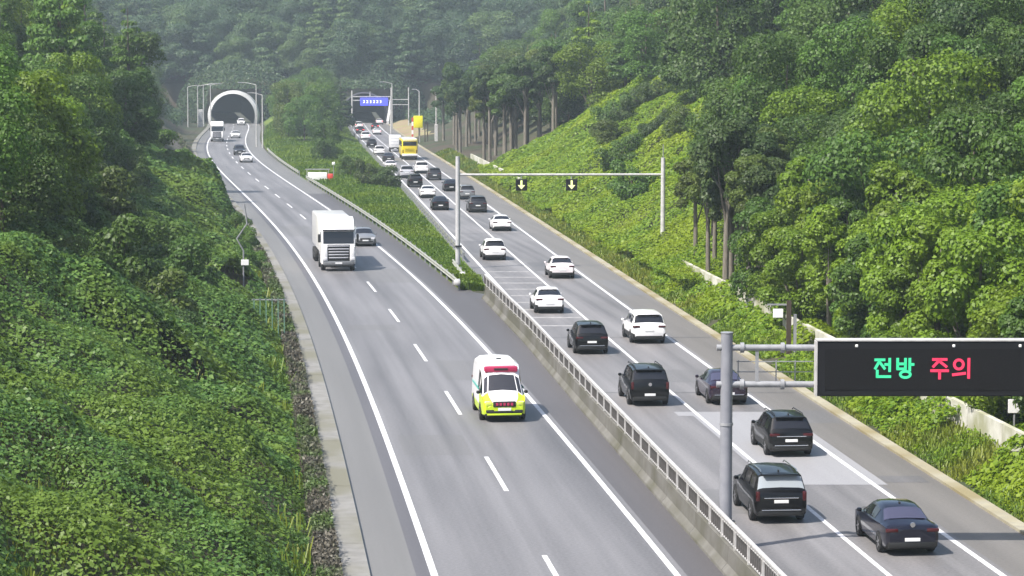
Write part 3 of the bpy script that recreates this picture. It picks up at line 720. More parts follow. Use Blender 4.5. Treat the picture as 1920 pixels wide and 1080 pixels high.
def ambulance():
    L = 5.14
    r = make_car('van', 'white', 'none', ('twotone',))
    r.name = 'ambulance'
    y = 108.1; x = -0.32; rz = road_rz(XL, y); d = Vector((-math.sin(rz), math.cos(rz), 0))
    r.rotation_euler = (0, 0, rz+math.pi); r.location = Vector((x, y, 0))+d*L
    tag(r, 'white and lime ambulance with a red light bar on its raised roof', 'ambulance')
    # light bar across the slanted front of the raised roof
    lb = MB().bbox((0, 3.50, 2.12), (1.46, .26, .25), .06).build('light_bar', M['lightbar'], r, 40)
    MB().bbox((0, 3.645, 2.12), (.6, .03, .10), .01).build('light_bar_grille', M['trim'], lb)
    MB().bbox((0, 3.34, 2.27), (1.24, .34, .10), .04).build('roof_visor', M['white'], r, 40)
    MB().bbox((0, 2.6, 2.46), (.22, .22, .07), .03).build('roof_antenna', M['trim'], r)
    MB().bbox((0, L-.02, .80), (.98, .10, .24), .03).build('front_grille', M['trim'], r, 40)
    for k, xx in enumerate((-.32, -.16, 0, .16, .32)):
        MB().bbox((xx, L+.035, .80), (.10, .02, .12), .006).build('grille_mark', M['lightbar'], r)
    for sx in (-1, 1):
        MB().bbox((sx*.66, L-.06, .80), (.34, .12, .20), .05).build('headlamp', mat('lime_headlamp', (0.55, 0.66, 0.1), .3), r, 40)
        MB().bbox((sx*.62, L-.02, .50), (.36, .10, .12), .04).build('fog_lamp', M['trim'], r, 40)
        MB().bbox((sx*.98, 2.2, 1.30), (.012, 3.0, .10), .004).build('side_stripe', mat('teal_stripe', (0.05, 0.4, 0.35), .4), r)
    MB().bbox((0, L+.04, .58), (.56, .02, .13), .006).build('front_plate', M['plate'], r)
    MB().bbox((0, L-.04, .46), (1.56, .16, .10), .04).build('front_bumper', M['trim'], r, 40)
    MB().bbox((0, L-.02, .36), (1.50, .12, .09), .03).build('bumper_lip', M['lime'], r, 40)
ambulance()

def lorry(x, y, label, detail=True, length=13.5):
    L = length; r = front_root('lorry', x, y, L); tag(r, label, 'truck')
    yf = L                                   # front plane in local space
    # trailer
    MB().bbox((0, (yf-2.7)/2-.1, 2.48), (2.46, yf-2.9, 2.56), .12).build('trailer', M['white'], r, 40)
    MB().box((0, (yf-2.7)/2, 1.0), (1.0, yf-3.2, .3)).build('chassis', M['trim'], r)
    # cab shell: profile in y-z lofted across x
    prof = [(yf-2.2, .55), (yf-.08, .55), (yf, .75), (yf, 1.35), (yf-.03, 2.0), (yf-.22, 2.98), (yf-.55, 3.28), (yf-1.35, 3.82), (yf-2.2, 3.95)]
    vs = []; ws = [1.05, 1.22, 1.25, 1.22, 1.05]; xs = [-1.25, -1.18, 0, 1.18, 1.25]
    n = len(prof); fs = []
    for xx, k in zip(xs, (0.10, 0, 0, 0, 0.10)):
        for (py, pz) in prof: vs.append((xx, py-k*(1 if py > yf-1 else 0), pz-(k if pz > 3.2 else 0)))
    for i in range(4):
        for q in range(n): fs.append((i*n+q, i*n+(q+1) % n, (i+1)*n+(q+1) % n, (i+1)*n+q))
    fs += [tuple(range(n)), tuple(4*n+q for q in range(n))[::-1]]
    MB().add(vs, fs).build('cab', M['white'], r, 35)
    # windscreen
    def sheet(x0, x1, z0, z1, off, m, name):
        def yy(z):
            for (a, b), (c, d) in zip(prof, prof[1:]):
                if b <= z <= d and d > b: return a+(c-a)*(z-b)/(d-b)
            return yf
        mb = MB(); zs = [z0+(z1-z0)*k/3 for k in range(4)]
        vs = [(xx, yy(z)+off, z) for z in zs for xx in (x0, 0, x1)]
        mb.add(vs, [(k*3+i, k*3+i+1, (k+1)*3+i+1, (k+1)*3+i) for k in range(3) for i in range(2)]); return mb.build(name, m, r)
    sheet(-1.13, 1.13, 2.06, 2.95, .015, M['glass'], 'windscreen')
    MB().bbox((0, yf-.05, 3.06), (2.36, .30, .10), .04).build('sun_visor', M['glass'], r, 40)
    sheet(-.82, .82, .72, 1.98, .012, M['trim'], 'grille')
    if detail:
        for k, z in enumerate((1.88, 1.66, 1.45, 1.24, 1.02)):
            MB().bbox((0, yf+.02, z), (1.56-.03*k, .05, .09), .02).build('grille_slat', M['silver'], r, 40)
        for sx in (-1, 1):
            MB().bbox((sx*1.0, yf-.02, 1.32), (.34, .10, 1.05), .06).build('corner_panel', M['white'], r, 40)
            MB().bbox((sx*1.02, yf+.0, .92), (.36, .14, .26), .05).build('headlamp', M['headlamp'], r, 40)
            mb = MB().bbox((sx*1.42, yf-.25, 2.45), (.18, .16, .62), .05); mb.build('mirror', M['trim'], r, 40)
            mb = MB(); patch(mb, [Vector((sx*1.25, yf-1.6, 2.1)), Vector((sx*1.25, yf-.35, 2.1))], [Vector((sx*1.25, yf-1.5, 2.85)), Vector((sx*1.25, yf-.45, 2.85))], 0, 1, 0, 1, 2, .012, Vector((0, yf-1, 2))); mb.build('side_window', M['glass'], r)
        MB().bbox((0, yf-.04, .62), (2.3, .18, .30), .06).build('bumper', M['grey'], r, 40)
        MB().bbox((0, yf-.02, .44), (2.2, .14, .14), .04).build('lower_bumper', M['trim'], r, 40)
        MB().bbox((0, yf+.06, .62), (.52, .02, .12), .006).build('front_plate', M['plate'], r)
    for yy in (yf-1.3, yf-4.4, 3.4, 2.1, .9):
        for sx in (-1, 1): wheel_parts(r, sx*1.08, yy, .50, .32)
    return r
lorry(-12.8, 187.5, 'white articulated lorry with silver grille in the middle of the oncoming road')
lorry(-57.6, 498.0, 'far white box lorry near the arched tunnel', detail=True, length=10.0)

def bus(x, y):
    rz = road_rz(XR, y); r = empty('bus', (x, y, 0), rz); tag(r, 'yellow coach seen from behind among the queuing cars', 'bus')
    MB().bbox((0, 5.5, 1.95), (2.5, 11.0, 2.7), .22, seg=3).build('body', M['yellow'], r, 40)
    MB().bbox((0, 5.5, 3.33), (2.3, 10.4, .12), .05).build('roof', M['white'], r, 40)
    MB().bbox((0, .02, 2.62), (2.16, .10, .72), .05).build('rear_window', M['glass'], r, 40)
    MB().bbox((0, .03, 3.16), (2.2, .10, .18), .04).build('rear_visor', mat('cream_paint', (.75, .72, .55), .4), r, 40)
    MB().bbox((0, .0, .82), (2.46, .16, .36), .05).build('rear_bumper', M['white'], r, 40)
    MB().bbox((0, .10, .48), (2.3, .3, .34), .05).build('skirt', M['trim'], r, 40)
    MB().bbox((0, .03, 1.55), (1.5, .06, .55), .04).build('engine_cover', mat('yellow_dark', (.60, .47, .01), .4), r, 40)
    for sx in (-1, 1):
        MB().bbox((sx*1.08, .02, 1.35), (.16, .08, .60), .03).build('tail_lamp', M['tail'], r, 40)
        MB().bbox((sx*1.252, 5.5, 2.55), (.014, 9.6, .85), .005).build('side_window', M['glass'], r)
        for yy in (2.6, 8.6): wheel_parts(r, sx*1.1, yy, .48, .3)
    MB().bbox((0, -.09, .84), (.5, .02, .12), .006).build('number_plate', M['plate'], r)
bus(-16.2, 404.0)

def boxvan(x, y):
    rz = road_rz(XR, y); r = empty('box_truck', (x, y, 0), rz); tag(r, 'white box truck in the left lane beside the yellow bus', 'truck')
    MB().bbox((0, 2.0, 1.85), (1.95, 4.0, 2.1), .05).build('cargo_box', M['white'], r, 40)
    for k in range(3): MB().bbox((0, -.01, 1.25+k*.55), (1.7, .02, .06), .008).build('door_rail', M['silver'], r)
    MB().bbox((0, 4.9, 1.35), (1.75, 1.5, 1.4), .15).build('cab', M['white'], r, 40)
    MB().box((0, 2.5, .62), (.8, 5.0, .25)).build('chassis', M['trim'], r)
    MB().bbox((0, .05, .60), (1.8, .12, .20), .04).build('rear_bumper', M['trim'], r, 40)
    for sx in (-1, 1):
        MB().bbox((sx*.8, .0, .62), (.26, .06, .14), .02).build('tail_lamp', M['tail'], r)
        for yy in (.9, 4.6): wheel_parts(r, sx*.82, yy, .33, .22)
    MB().bbox((0, -.03, .6), (.42, .02, .11), .005).build('number_plate', M['plate'], r)
boxvan(-20.2, 441.0)

# ------------------------------------------------------------------ overhead message sign beside the camera
def strokes_mesh(segs, rings, ox, oz, sx, sz, th, y):
    """flat glyph strokes in the x-z plane as thin raised bars"""
    mb = MB()
    for (x0, z0, x1, z1) in segs:
        a = Vector((ox+x0*sx, 0, oz+z0*sz)); b = Vector((ox+x1*sx, 0, oz+z1*sz)); d = (b-a).normalized(); p = Vector((-d.z, 0, d.x))*th/2
        a = a-d*th*.35; b = b+d*th*.35
        q = [a+p, b+p, b-p, a-p]
        mb.add([(v.x, y, v.z) for v in q]+[(v.x, y+.012, v.z) for v in q], [(0, 1, 2, 3), (7, 6, 5, 4), (0, 4, 5, 1), (1, 5, 6, 2), (2, 6, 7, 3), (3, 7, 4, 0)])
    for (cx, cz, rx, rz) in rings:
        n = 18; vs = []; fs = []
        for k in range(n):
            a = 2*math.pi*k/n
            for rr in (1, -1):
                vs.append((ox+cx*sx+(rx*sx+rr*th/2)*math.cos(a), y, oz+cz*sz+(rz*sz+rr*th/2)*math.sin(a)))
        for k in range(n):
            j = (k+1) % n; fs.append((k*2, k*2+1, j*2+1, j*2))
        vs2 = [(v[0], y+.012, v[2]) for v in vs]; m = len(vs)
        mb.add(vs+vs2, fs+[tuple(i+m for i in f)[::-1] for f in fs]+[(k*2, ((k+1) % n)*2, ((k+1) % n)*2+m, k*2+m) for k in range(n)])
    return mb
GLYPH = {
 'jeon': ([(.02, .95, .56, .95), (.29, .92, .02, .48), (.30, .80, .58, .48), (.62, .70, .86, .70), (.88, 1.0, .88, .34), (.14, .36, .14, .04), (.14, .04, .92, .04)], []),
 'bang': ([(.05, 1.0, .05, .46), (.52, 1.0, .52, .46), (.05, .73, .52, .73), (.05, .46, .52, .46), (.78, 1.0, .78, .38), (.80, .70, 1.0, .70)], [(.52, .16, .30, .17)]),
 'ju': ([(.10, .97, .90, .97), (.50, .95, .12, .58), (.52, .85, .90, .58), (.0, .36, 1.0, .36), (.50, .34, .50, -.06)], []),
 'ui': ([(.0, .14, .72, .22), (.94, 1.0, .94, -.02)], [(.34, .70, .27, .25)]),
}
def message_sign():
    yv = 79.5; t = empty('message_sign', (6.75, yv, 0), R(0)); tag(t, 'wide dark electronic road sign on a grey pole and double arms', 'road sign')
    MB().tube([(0, 0, 0), (0, 0, 3.2), (0, 0, 6.9)], [.205, .195, .185], 20).build('pole', M['pole'], t, 40)
    mb = MB(); mb.tube([(0, 0, 6.9), (0, 0, 6.93)], .20, 20); mb.build('pole_cap', M['galv'], t, 40)
    mb = MB(); mb.tube([(0, 0, 3.98), (0, 0, 4.06)], .215, 20); mb.build('pole_band', M['galv'], t, 40)
    MB().box((0, 0, .45), (.62, .62, .9)).build('footing', M['concrete'], t)
    for z in (6.44, 5.28):
        arm = MB().tube([(-.32, 0, z), (9.3, 0, z)], .10, 12).build('arm', M['galv'], t, 40)
        for xx in (.48, 1.75):
            mb = MB(); mb.tube([(xx-.06, 0, z), (xx+.06, 0, z)], .165, 12); mb.build('arm_flange', M['galv'], arm, 40)
    MB().box((.95, 0, 5.86), (.10, .10, 1.0)).build('arm_strut', M['galv'], t)
    # slim walkway rail between the arms
    for z in (5.95, 5.62): MB().box((1.55, .45, z), (2.4, .03, .03)).build('handrail', M['galv'], t)
    for xx in (.4, 1.0, 1.6, 2.2): MB().box((xx, .45, 5.66), (.035, .035, .66)).build('rail_post', M['galv'], t)
    cx, cz, w, h = 6.05, 5.83, 6.52, 1.72
    MB().bbox((cx, -.30, cz), (w, .5, h), .03).build('cabinet', M['dark_metal'], t)
    MB().box((cx, -.30, cz+h/2+.035), (w+.06, .56, .04)).build('top_cover', M['rail_white'], t)
    MB().box((cx-w/2-.03, -.31, cz), (.045, .53, h)).build('side_cover', M['rail_white'], t)
    MB().box((cx+.02, -.556, cz-.02), (w-.42, .01, h-.42)).build('screen', M['screen'], t)
    for xx in (1.80-6.05+cx-.0, 4.78-6.05+cx+.05, 9.1):
        MB().bbox((xx+2.2-.0 if xx < 9 else xx, -.575, cz+h/2-.13), (.09, .05, .09), .02).build('sensor', M['plate'], t)
    sx = .52; sz = .58; th = .085; y0 = -.575
    for nm, gx, m in (('jeon', 4.58, 'led_green'), ('bang', 5.26, 'led_green'), ('ju', 6.34, 'led_red'), ('ui', 7.02, 'led_red')):
        s, r = GLYPH[nm]; strokes_mesh(s, r, gx, cz-.26, sx, sz, th, y0).build('lettering', M[m], t)
message_sign()

def lane_gantry():
    t = empty('lane_gantry', (-4.05, 190, 0), 0.02); tag(t, 'thin grey gantry across the right road with two hanging lane signals', 'gantry')
    MB().tube([(0, 0, -.1), (0, 0, 8.4)], [.19, .16], 12).build('pole', M['pole_pale'], t, 40)
    MB().tube([(15.35, 0, -.1), (15.35, 0, 8.3)], [.19, .16], 12).build('pole', M['rail_white'], t, 40)
    MB().tube([(15.35, 0, 8.3), (15.35, 0, 9.3)], .035, 6).build('lightning_rod', M['galv'], t)
    MB().tube([(0, 0, 7.04), (15.35, 0, 7.04)], .085, 8).build('beam', M['rail_white'], t, 40)
    MB().box((14.95, -.25, 1.1), (.5, .35, 1.5)).build('cabinet', M['green_metal'], t)
    MB().bbox((.05, -.02, 1.7), (.5, .5, .12), .04).build('pole_clamp', M['dark_metal'], t)
    for xx in (4.75, 8.5):
        s = MB().bbox((xx, -.12, 6.28), (.86, .22, .86), .03).build('lane_signal', M['dark_metal'], t)
        MB().tube([(xx, 0, 7.04), (xx, -.05, 6.7)], .04, 6).build('hanger', M['galv'], s)
        mb = MB(); yy = -.245
        mb.add([(xx-.07, yy, 6.62), (xx+.07, yy, 6.62), (xx+.07, yy, 6.25), (xx-.07, yy, 6.25)], [(0, 1, 2, 3)])
        mb.add([(xx-.27, yy, 6.27), (xx+.27, yy, 6.27), (xx, yy, 5.96)], [(0, 1, 2)]); mb.build('arrow', M['led_yellow'], s)
lane_gantry()

def tunnel_gantry():
    t = empty('tunnel_gantry', (-34.6, 552, 0)); tag(t, 'pale gantry holding a blue lit message board before the far tunnel', 'gantry')
    for xx in (0, 8.4): MB().tube([(xx, 0, 0), (xx, 0, 9.4 if xx == 0 else 8.2)], .16, 8).build('post', M['rail_white'], t, 40)
    for z in (8.1, 7.3): MB().box((4.2, 0, z), (8.4, .2, .2)).build('beam', M['rail_white'], t)
    MB().tube([(3.9, 0, 8.1), (3.9, 0, 9.2)], [.15, .05], 6).build('lightning_rod', M['rail_white'], t)
    b = MB().bbox((4.8, -.35, 7.0), (6.0, .4, 1.7), .05).build('message_board', M['blue_panel'], t)
    xx = 2.6
    for k in range(6):
        w = (.34, .42, .30, .38, .42, .3)[k]
        mb = MB().box((xx, -.57, 7.2), (w, .02, .12)).box((xx, -.57, 6.8), (w*.8, .02, .12)).box((xx+w*.3, -.57, 7.0), (.10, .02, .5)); mb.build('lettering', M['led_white'], b)
        xx += .72
    t2 = empty('sign_frame', (-28.4, 600, 0)); tag(t2, 'pale two-rail sign frame right of the blue message board', 'sign frame')
    for x in (0, 4.1): MB().tube([(x, 0, 0), (x, 0, 9.6)], .14, 8).build('post', M['rail_white'], t2, 40)
    for z in (6.8, 5.6): MB().box((2.05, 0, z), (4.1, .16, .16)).build('rail', M['rail_white'], t2)
    for x in (1.2, 2.4): MB().bbox((x, -.1, 5.0), (.7, .2, .9), .08).build('lamp_unit', M['dark_metal'], t2)
tunnel_gantry()

def lamp_post(x, y, h, arm, label, thick=0.11, sleeve=False):
    t = empty('street_lamp', (x, y, float(terrain_h(x, y)))); tag(t, label, 'street lamp', 'lamp posts near the tunnels')
    MB().tube([(0, 0, -.3), (0, 0, h*.5), (0, 0, h)], [thick*1.35, thick*1.1, thick*.8], 8).build('pole', M['rail_white'], t, 40)
    MB().tube([(0, 0, h), (arm*.6, 0, h+.35), (arm, 0, h+.42)], thick*.6, 6).build('arm', M['rail_white'], t, 40)
    MB().bbox((arm*1.15, 0, h+.40), (.8, .3, .16), .06).build('lamp_head', M['galv'], t, 40)
    if sleeve: MB().bbox((0, 0, 1.6), (.62, .62, 3.2), .05).build('pole_sleeve', M['rail_white'], t)
for a in ((-76.6, 603, 9.6, 2.2, 'street lamp farthest left of the arched tunnel'), (-75.6, 614, 9.8, 2.6, 'second street lamp left of the arched tunnel'),
          (-75.2, 622, 10.0, 2.6, 'third street lamp left of the arched tunnel, near the white cabinet'), (-75.6, 640, 9.8, 2.2, 'street lamp nearest the left side of the arched tunnel'),
          (-46.9, 468, 11.4, -2.6, 'tall street lamp right of the arched tunnel'), (-45.2, 462, 9.6, -2.0, 'shorter street lamp by the median trees'),
          (-28.0, 596, 10.6, -2.2, 'tall street lamp right of the blue board')): lamp_post(*a)
lamp_post(-17.8, 490, 9.8, -.9, 'street lamp with a yellow board on its pole', .12)
lamp_post(-14.2, 478, 9.2, -.6, 'street lamp with a thick white base beside the tree trunks', .13, True)
b = empty('warning_board', (-18.0, 489.2, 0)); tag(b, 'yellow warning board on the lamp pole near the far tunnel', 'sign')
MB().bbox((0, 0, 4.1), (1.75, .12, 2.3), .25).build('board', M['sign_yellow'], b, 40)
MB().tube([(.1, .1, 0), (.1, .1, 3.2)], .07, 6).build('post', M['brown_metal'], b)
b = empty('striped_post', (-19.2, 492, 0)); tag(b, 'red and white striped post near the yellow board', 'post')
for k in range(6): MB().box((0, 0, .45+k*.8), (.32, .32, .8)).build('band', M['red'] if k % 2 else M['white'], b)
for k, xx in enumerate((-16.6, -16.1)):
    o = MB().tube([(xx, 486, 0), (xx, 486, 4.2)], .11, 6).build('brown_post', M['brown_metal']); tag(o, 'slim dark brown post between the yellow board and the lamp', 'post', 'dark posts by the yellow board')
c = empty('control_cabinet', (-75.4, 618, float(terrain_h(-75.4, 618)))); tag(c, 'white control cabinet among the lamps left of the arched tunnel', 'cabinet')
MB().bbox((0, 0, 2.1), (1.0, .6, 4.2), .05).build('housing', M['rail_white'], c); MB().bbox((0, -.31, 2.4), (.8, .03, 2.4), .01).build('door', M['galv'], c)

wb = empty('water_barrier', (-25.2, 330, 0)); tag(wb, 'white plastic traffic barrier with a red end at the gap in the median', 'traffic barrier')
MB().bbox((0, 0, .62), (2.5, .5, 1.2), .08).build('white_section', M['white'], wb, 40)
MB().bbox((1.65, 0, .55), (.75, .5, 1.0), .12).build('red_section', M['red'], wb, 40)
MB().box((0, .1, 1.62), (3.2, .08, .14)).build('rail', M['galv'], wb)
for xx in (-1.4, 1.4): MB().box((xx, .1, .8), (.08, .08, 1.6)).build('post', M['galv'], wb)
mk = empty('marker_post', (-23.4, 334, 0)); tag(mk, 'small post with a white round head above the red barrier end', 'post')
MB().tube([(0, 0, 0), (0, 0, 2.0)], .05, 6).build('shaft', M['galv'], mk); MB().bbox((0, 0, 2.2), (.42, .2, .42), .18).build('head', M['white'], mk, 40)

# right verge: drain wall pieces, road sign posts, plates
def drain_wall(y0, y1, label, hgt=0.95, d=2.75):
    t = empty('drain_wall', (float(KERB_R(y0))+d, y0, 0)); tag(t, label, 'wall'); b = Vector(t.location)
    y = y0
    while y < y1-.1:
        e = min(y+5, y1)
        mb = strip_solid(lambda Y: KERB_R(Y)+d-b.x, lambda Y: KERB_R(Y)+d+.22-b.x, y, e-.04, .3, .72+hgt)
        mb.v = [(x, q-b.y, z) for x, q, z in mb.v]; mb.build('wall_panel', M['white_wall'], t); y = e
drain_wall(86, 139, 'white concrete drain wall behind the near right verge, half hidden by creepers', 0.95)
drain_wall(143, 176, 'white concrete drain wall below the dark tree trunks', 1.05)
drain_wall(292, 384, 'long white drain wall below the trees beyond the gantry', 1.0)
def verge_sign():
    x, y = 12.9+1.2, 129.0; t = empty('verge_sign', (x, y, .2)); tag(t, 'small white plate on an arm from a dark brown post on the right verge', 'sign')
    MB().box((0, 0, 1.5), (.24, .18, 3.2)).build('post', M['brown_metal'], t)
    MB().box((.32, .06, 1.2), (.16, .12, 2.4)).build('side_post', M['galv'], t)
    MB().box((-.55, 0, 2.9), (1.1, .08, .08)).build('arm', M['galv'], t)
    MB().bbox((-.55, 0, 2.45), (.52, .05, .46), .02).build('plate', M['white'], t)
verge_sign()
for x, y, l, w in ((17.2, 109, 'small white plate among the creepers under the dark message sign', .45), (19.6, 98.5, 'small white plate at the right end of the drain wall', .5)):
    z = float(terrain_h(x, y)); t = empty('marker_plate', (x, y, z)); tag(t, l, 'sign')
    MB().box((0, .04, .5), (.06, .05, 1.5)).build('post', M['galv'], t); MB().bbox((0, 0, 1.25), (w, .04, .55), .015).build('plate', M['white'], t)
cb = MB().bbox((18.95, 92.6, .85), (1.3, .7, .5), .06).build('concrete_block', M['kerb_r'], None, 40); tag(cb, 'pale concrete block on the right verge at the picture edge', 'block')

# left verge: bent pole with plate, bar fence
lp = empty('bent_pole', (-18.0, 170, float(terrain_h(-18.0, 170)))); tag(lp, 'thin bent grey pole with a small white plate on the left slope', 'pole')
MB().tube([(0, 0, -.2), (.02, 0, 2.9), (-.42, 0, 3.7), (.28, 0, 4.7), (.1, 0, 6.0)], .055, 8).build('shaft', M['galv'], lp, 60)
MB().bbox((.12, -.08, 2.1), (.52, .05, .38), .02).build('plate', M['white'], lp)
bf = empty('bar_fence', (-14.15, 139, -.2)); tag(bf, 'green upright-bar fence beside the left kerb', 'fence')
for k in range(6): MB().box((k*.33, 0, 1.35), (.05, .05, 2.7)).build('bar', M['green_metal'], bf)
MB().box((.83, 0, 2.62), (1.9, .05, .06)).build('rail', M['galv'], bf); MB().box((.83, 0, .5), (1.9, .05, .06)).build('rail', M['green_metal'], bf)

# ------------------------------------------------------------------ vegetation
def leaf_quads(P, Nrm, size, aspect=1.4, fold=0.18):
    """one folded rhombic leaf per point P with normal Nrm"""
    n = len(P); Nrm = Nrm/np.linalg.norm(Nrm, axis=1, keepdims=True)
    a = rng.normal(size=(n, 3)); u = np.cross(Nrm, a); u /= np.linalg.norm(u, axis=1, keepdims=True)+1e-9; w = np.cross(Nrm, u)
    s = np.asarray(size).reshape(-1, 1)*np.ones((n, 1))
    base = P-u*s*aspect*.5; tip = P+u*s*aspect*.5 - Nrm*s*fold
    l = P+w*s*.5+Nrm*s*fold*.5-u*s*.1; r = P-w*s*.5+Nrm*s*fold*.5-u*s*.1
    V = np.stack([base, r, tip, l], 1).reshape(-1, 3); F = np.arange(4*n).reshape(-1, 4)
    return V, F

def blade_tris(P, h, w, lean):
    n = len(P); an = rng.random(n)*2*math.pi; d = np.stack([np.cos(an), np.sin(an), np.zeros(n)], 1)
    q = np.stack([-d[:, 1], d[:, 0], np.zeros(n)], 1); h = np.asarray(h).reshape(-1, 1); w = np.asarray(w).reshape(-1, 1)
    up = np.array([[0, 0, 1.0]])
    a = P-q*w/2; b = P+q*w/2; ln = rng.random((n, 1))*lean
    m1 = P+up*h*.6+d*h*ln*.4; t = P+up*h*(1-ln*.3)+d*h*ln
    V = np.stack([a, b, m1+q*w*.4, t, m1-q*w*.4], 1).reshape(-1, 3)
    i = np.arange(n)*5; F = np.concatenate([np.stack([i, i+1, i+2, i+4], 1), np.stack([i+4, i+2, i+3, i+3], 1)])
    return V, F

def surf_leaves(name, m, n, pick, size, bumpf, lift, tilt, layers=0.25):
    X, Y = pick(n); B = bumpf(X, Y); e = .25
    z = terrain_h(X, Y)
    gx = (terrain_h(X+e, Y)+bumpf(X+e, Y)-terrain_h(X-e, Y)-bumpf(X-e, Y))/(2*e)
    gy = (terrain_h(X, Y+e)+bumpf(X, Y+e)-terrain_h(X, Y-e)-bumpf(X, Y-e))/(2*e)
    N = np.stack([-gx, -gy, np.ones(len(X))], 1); N /= np.linalg.norm(N, axis=1, keepdims=True)
    N = N*1.0 + rng.normal(size=N.shape)*tilt + np.array([[0, 0, .25]])
    P = np.stack([X, Y, z+B+lift-rng.random(len(X))*layers], 1)
    V, F = leaf_quads(P, N, size(Y)*(.65+.7*rng.random(len(X)))*(.66+.55*vnoise(X+40, Y+11, 4.5)))
    o = link(name, np_mesh(name, V, F, m)); o['kind'] = 'stuff'; return o

def lumps(X, Y, a=0.9, b=0.45, s1=3.2, s2=1.2):
    return a*vnoise(X+31, Y+17, s1)**1.3 + b*vnoise(X+5, Y+91, s2)

# kudzu on the near left slope
def pick_left(n):
    Y = 34 + (250-34)*rng.random(n)**1.6; d = 0.9+17*rng.random(n)**.95
    X = KERB_L(Y)-d
    k = (X > -.212*Y-1.5) & ((vnoise(X+70, Y+5, 3.1) > .11) | (rng.random(n) < .25)) & ~((abs(X+17.9) < 1.0) & (Y > 158) & (Y < 170))
    return X[k], Y[k]
edge = lambda X, Y: np.clip((KERB_L(Y)-X-.6)/2.4, .12, 1)
tag(surf_leaves('kudzu', M['kudzu'], 520000, pick_left, lambda Y: np.maximum(.115+.0009*(Y-70), .09), lambda X, Y: (lumps(X, Y, 1.7, .65, 3.4, 1.1)+1.5*vnoise(X+3, Y+60, 7.5)**1.5)*edge(X, Y), .08, .42, .35), 'dense green creeper carpet covering the near left slope', 'creeper')
# vines on the right cut slope beyond the gantry
def pick_right(n):
    Y = 165 + (345-165)*rng.random(n)**1.2; d = 1.0+30*rng.random(n)**1.15; X = KERB_R(Y)+d
    k = (X < .215*Y+2) & (vnoise(X, Y, 6)+np.clip(1.2-d/26, 0, 1) > .55)
    return X[k], Y[k]
tag(surf_leaves('vines', M['vine'], 330000, pick_right, lambda Y: .16+.0008*(Y-165), lambda X, Y: lumps(X, Y, 1.3, .6, 4.5, 1.6), .05, .40, .35), 'bright green vines covering the cut slope beyond the gantry', 'creeper')
# creepers on the near right verge
def pick_verge(n):
    Y = 74 + 116*rng.random(n)**1.2; d = .3+6.0*rng.random(n)**1.15; X = KERB_R(Y)+d; k = vnoise(X+9, Y, 2.4) > .22
    return X[k], Y[k]
tag(surf_leaves('verge_creeper', M['vine'], 85000, pick_verge, lambda Y: .14+.0007*(Y-74), lambda X, Y: lumps(X, Y, 1.0, .5, 2.6, 1.0)*np.clip((X-KERB_R(Y))/2.2, .1, 1), .05, .45, .35), 'leafy creepers on the near right verge', 'creeper')
# tall weeds along the right kerb
n = 80000; Y = 74+(430-74)*rng.random(n)**1.3; d = .05+2.6*rng.random(n)**1.4; X = KERB_R(Y)+d
k = vnoise(X, Y, 1.7) > .25; X, Y, d = X[k], Y[k], d[k]
V, F = blade_tris(np.stack([X, Y, terrain_h(X, Y)], 1), (.18+.42*rng.random(len(X))**2)*(.5+.7*np.clip(d, 0, 1))*(1+.001*Y), .03+.00020*Y, 1.1)
tag(link('weeds', np_mesh('weeds', V, F, M['weeds'])), 'yellowish weeds and tall grass along the right kerb', 'weeds', kind='stuff')
# grass tufts and dead stems standing out of the creepers on both slopes
def tufts(name, n, pick, h, m, label, w=.03):
    X, Y = pick(n); k = vnoise(X+15, Y+33, 2.6) > .60; X, Y = X[k], Y[k]
    b = lumps(X, Y, .9, .4)
    V, F = blade_tris(np.stack([X, Y, terrain_h(X, Y)+b*.6], 1), h*(.5+rng.random(len(X)))*(1+.0012*Y), w+.00018*Y, 1.0)
    tag(link(name, np_mesh(name, V, F, m)), label, 'grass', kind='stuff')
M['straw'] = leafmat('yellow_grass', (.12, .17, .02), (.27, .28, .045), .3, patch=(.16, .22, .02), pscale=.2)
tufts('slope_grass', 50000, pick_left, .6, M['weeds'], 'grass tufts standing out of the creepers on the left slope')
def pick_base(n):
    Y = 170+150*rng.random(n); X = KERB_R(Y)+.1+4.2*rng.random(n)**1.3; return X, Y
X, Y = pick_base(26000); V, F = blade_tris(np.stack([X, Y, terrain_h(X, Y)], 1), (.35+.5*rng.random(len(X)))*(.6+.5*vnoise(X, Y, 2)), .05+.0001*Y, 1.0)
tag(link('yellow_grass', np_mesh('yellow_grass', V, F, M['straw'])), 'sunlit yellow grass at the foot of the vine slope', 'grass', kind='stuff')
# median grass
n = 110000; Y = 172+(600-172)*rng.random(n)**1.35
a = g_left(Y)+.35; b = XR(Y)-1.3; X = a+(b-a)*rng.random(n); k = b > a; X, Y = X[k], Y[k]
tall = 1+1.5*np.clip((190-Y)/14, 0, 1)*vnoise(X, Y, .9)
V, F = blade_tris(np.stack([X, Y, terrain_h(X, Y)], 1), (.22+.35*rng.random(len(X)))*tall*(1+.0012*Y), .035+.00028*Y, .8)
tag(link('median_grass', np_mesh('median_grass', V, F, M['grass'])), 'green grass growing in the median between the carriageways', 'grass', kind='stuff')
me_ = np.linspace(172.5, 664, 130); Vv = []; 
for yy in me_:
    aa = float(g_left(yy))+.15; bb = float(XR(yy))-.9
    for q in range(9):
        xx = aa+(bb-aa)*q/8; Vv.append((xx, yy, float(terrain_h(xx, yy))+.075))
Ff = [(i*9+q, i*9+q+1, (i+1)*9+q+1, (i+1)*9+q) for i in range(129) for q in range(8)]
o = link('median_ground', np_mesh('median_ground', np.array(Vv), np.array(Ff), M['lawn'], smooth=True)); o['kind'] = 'structure'
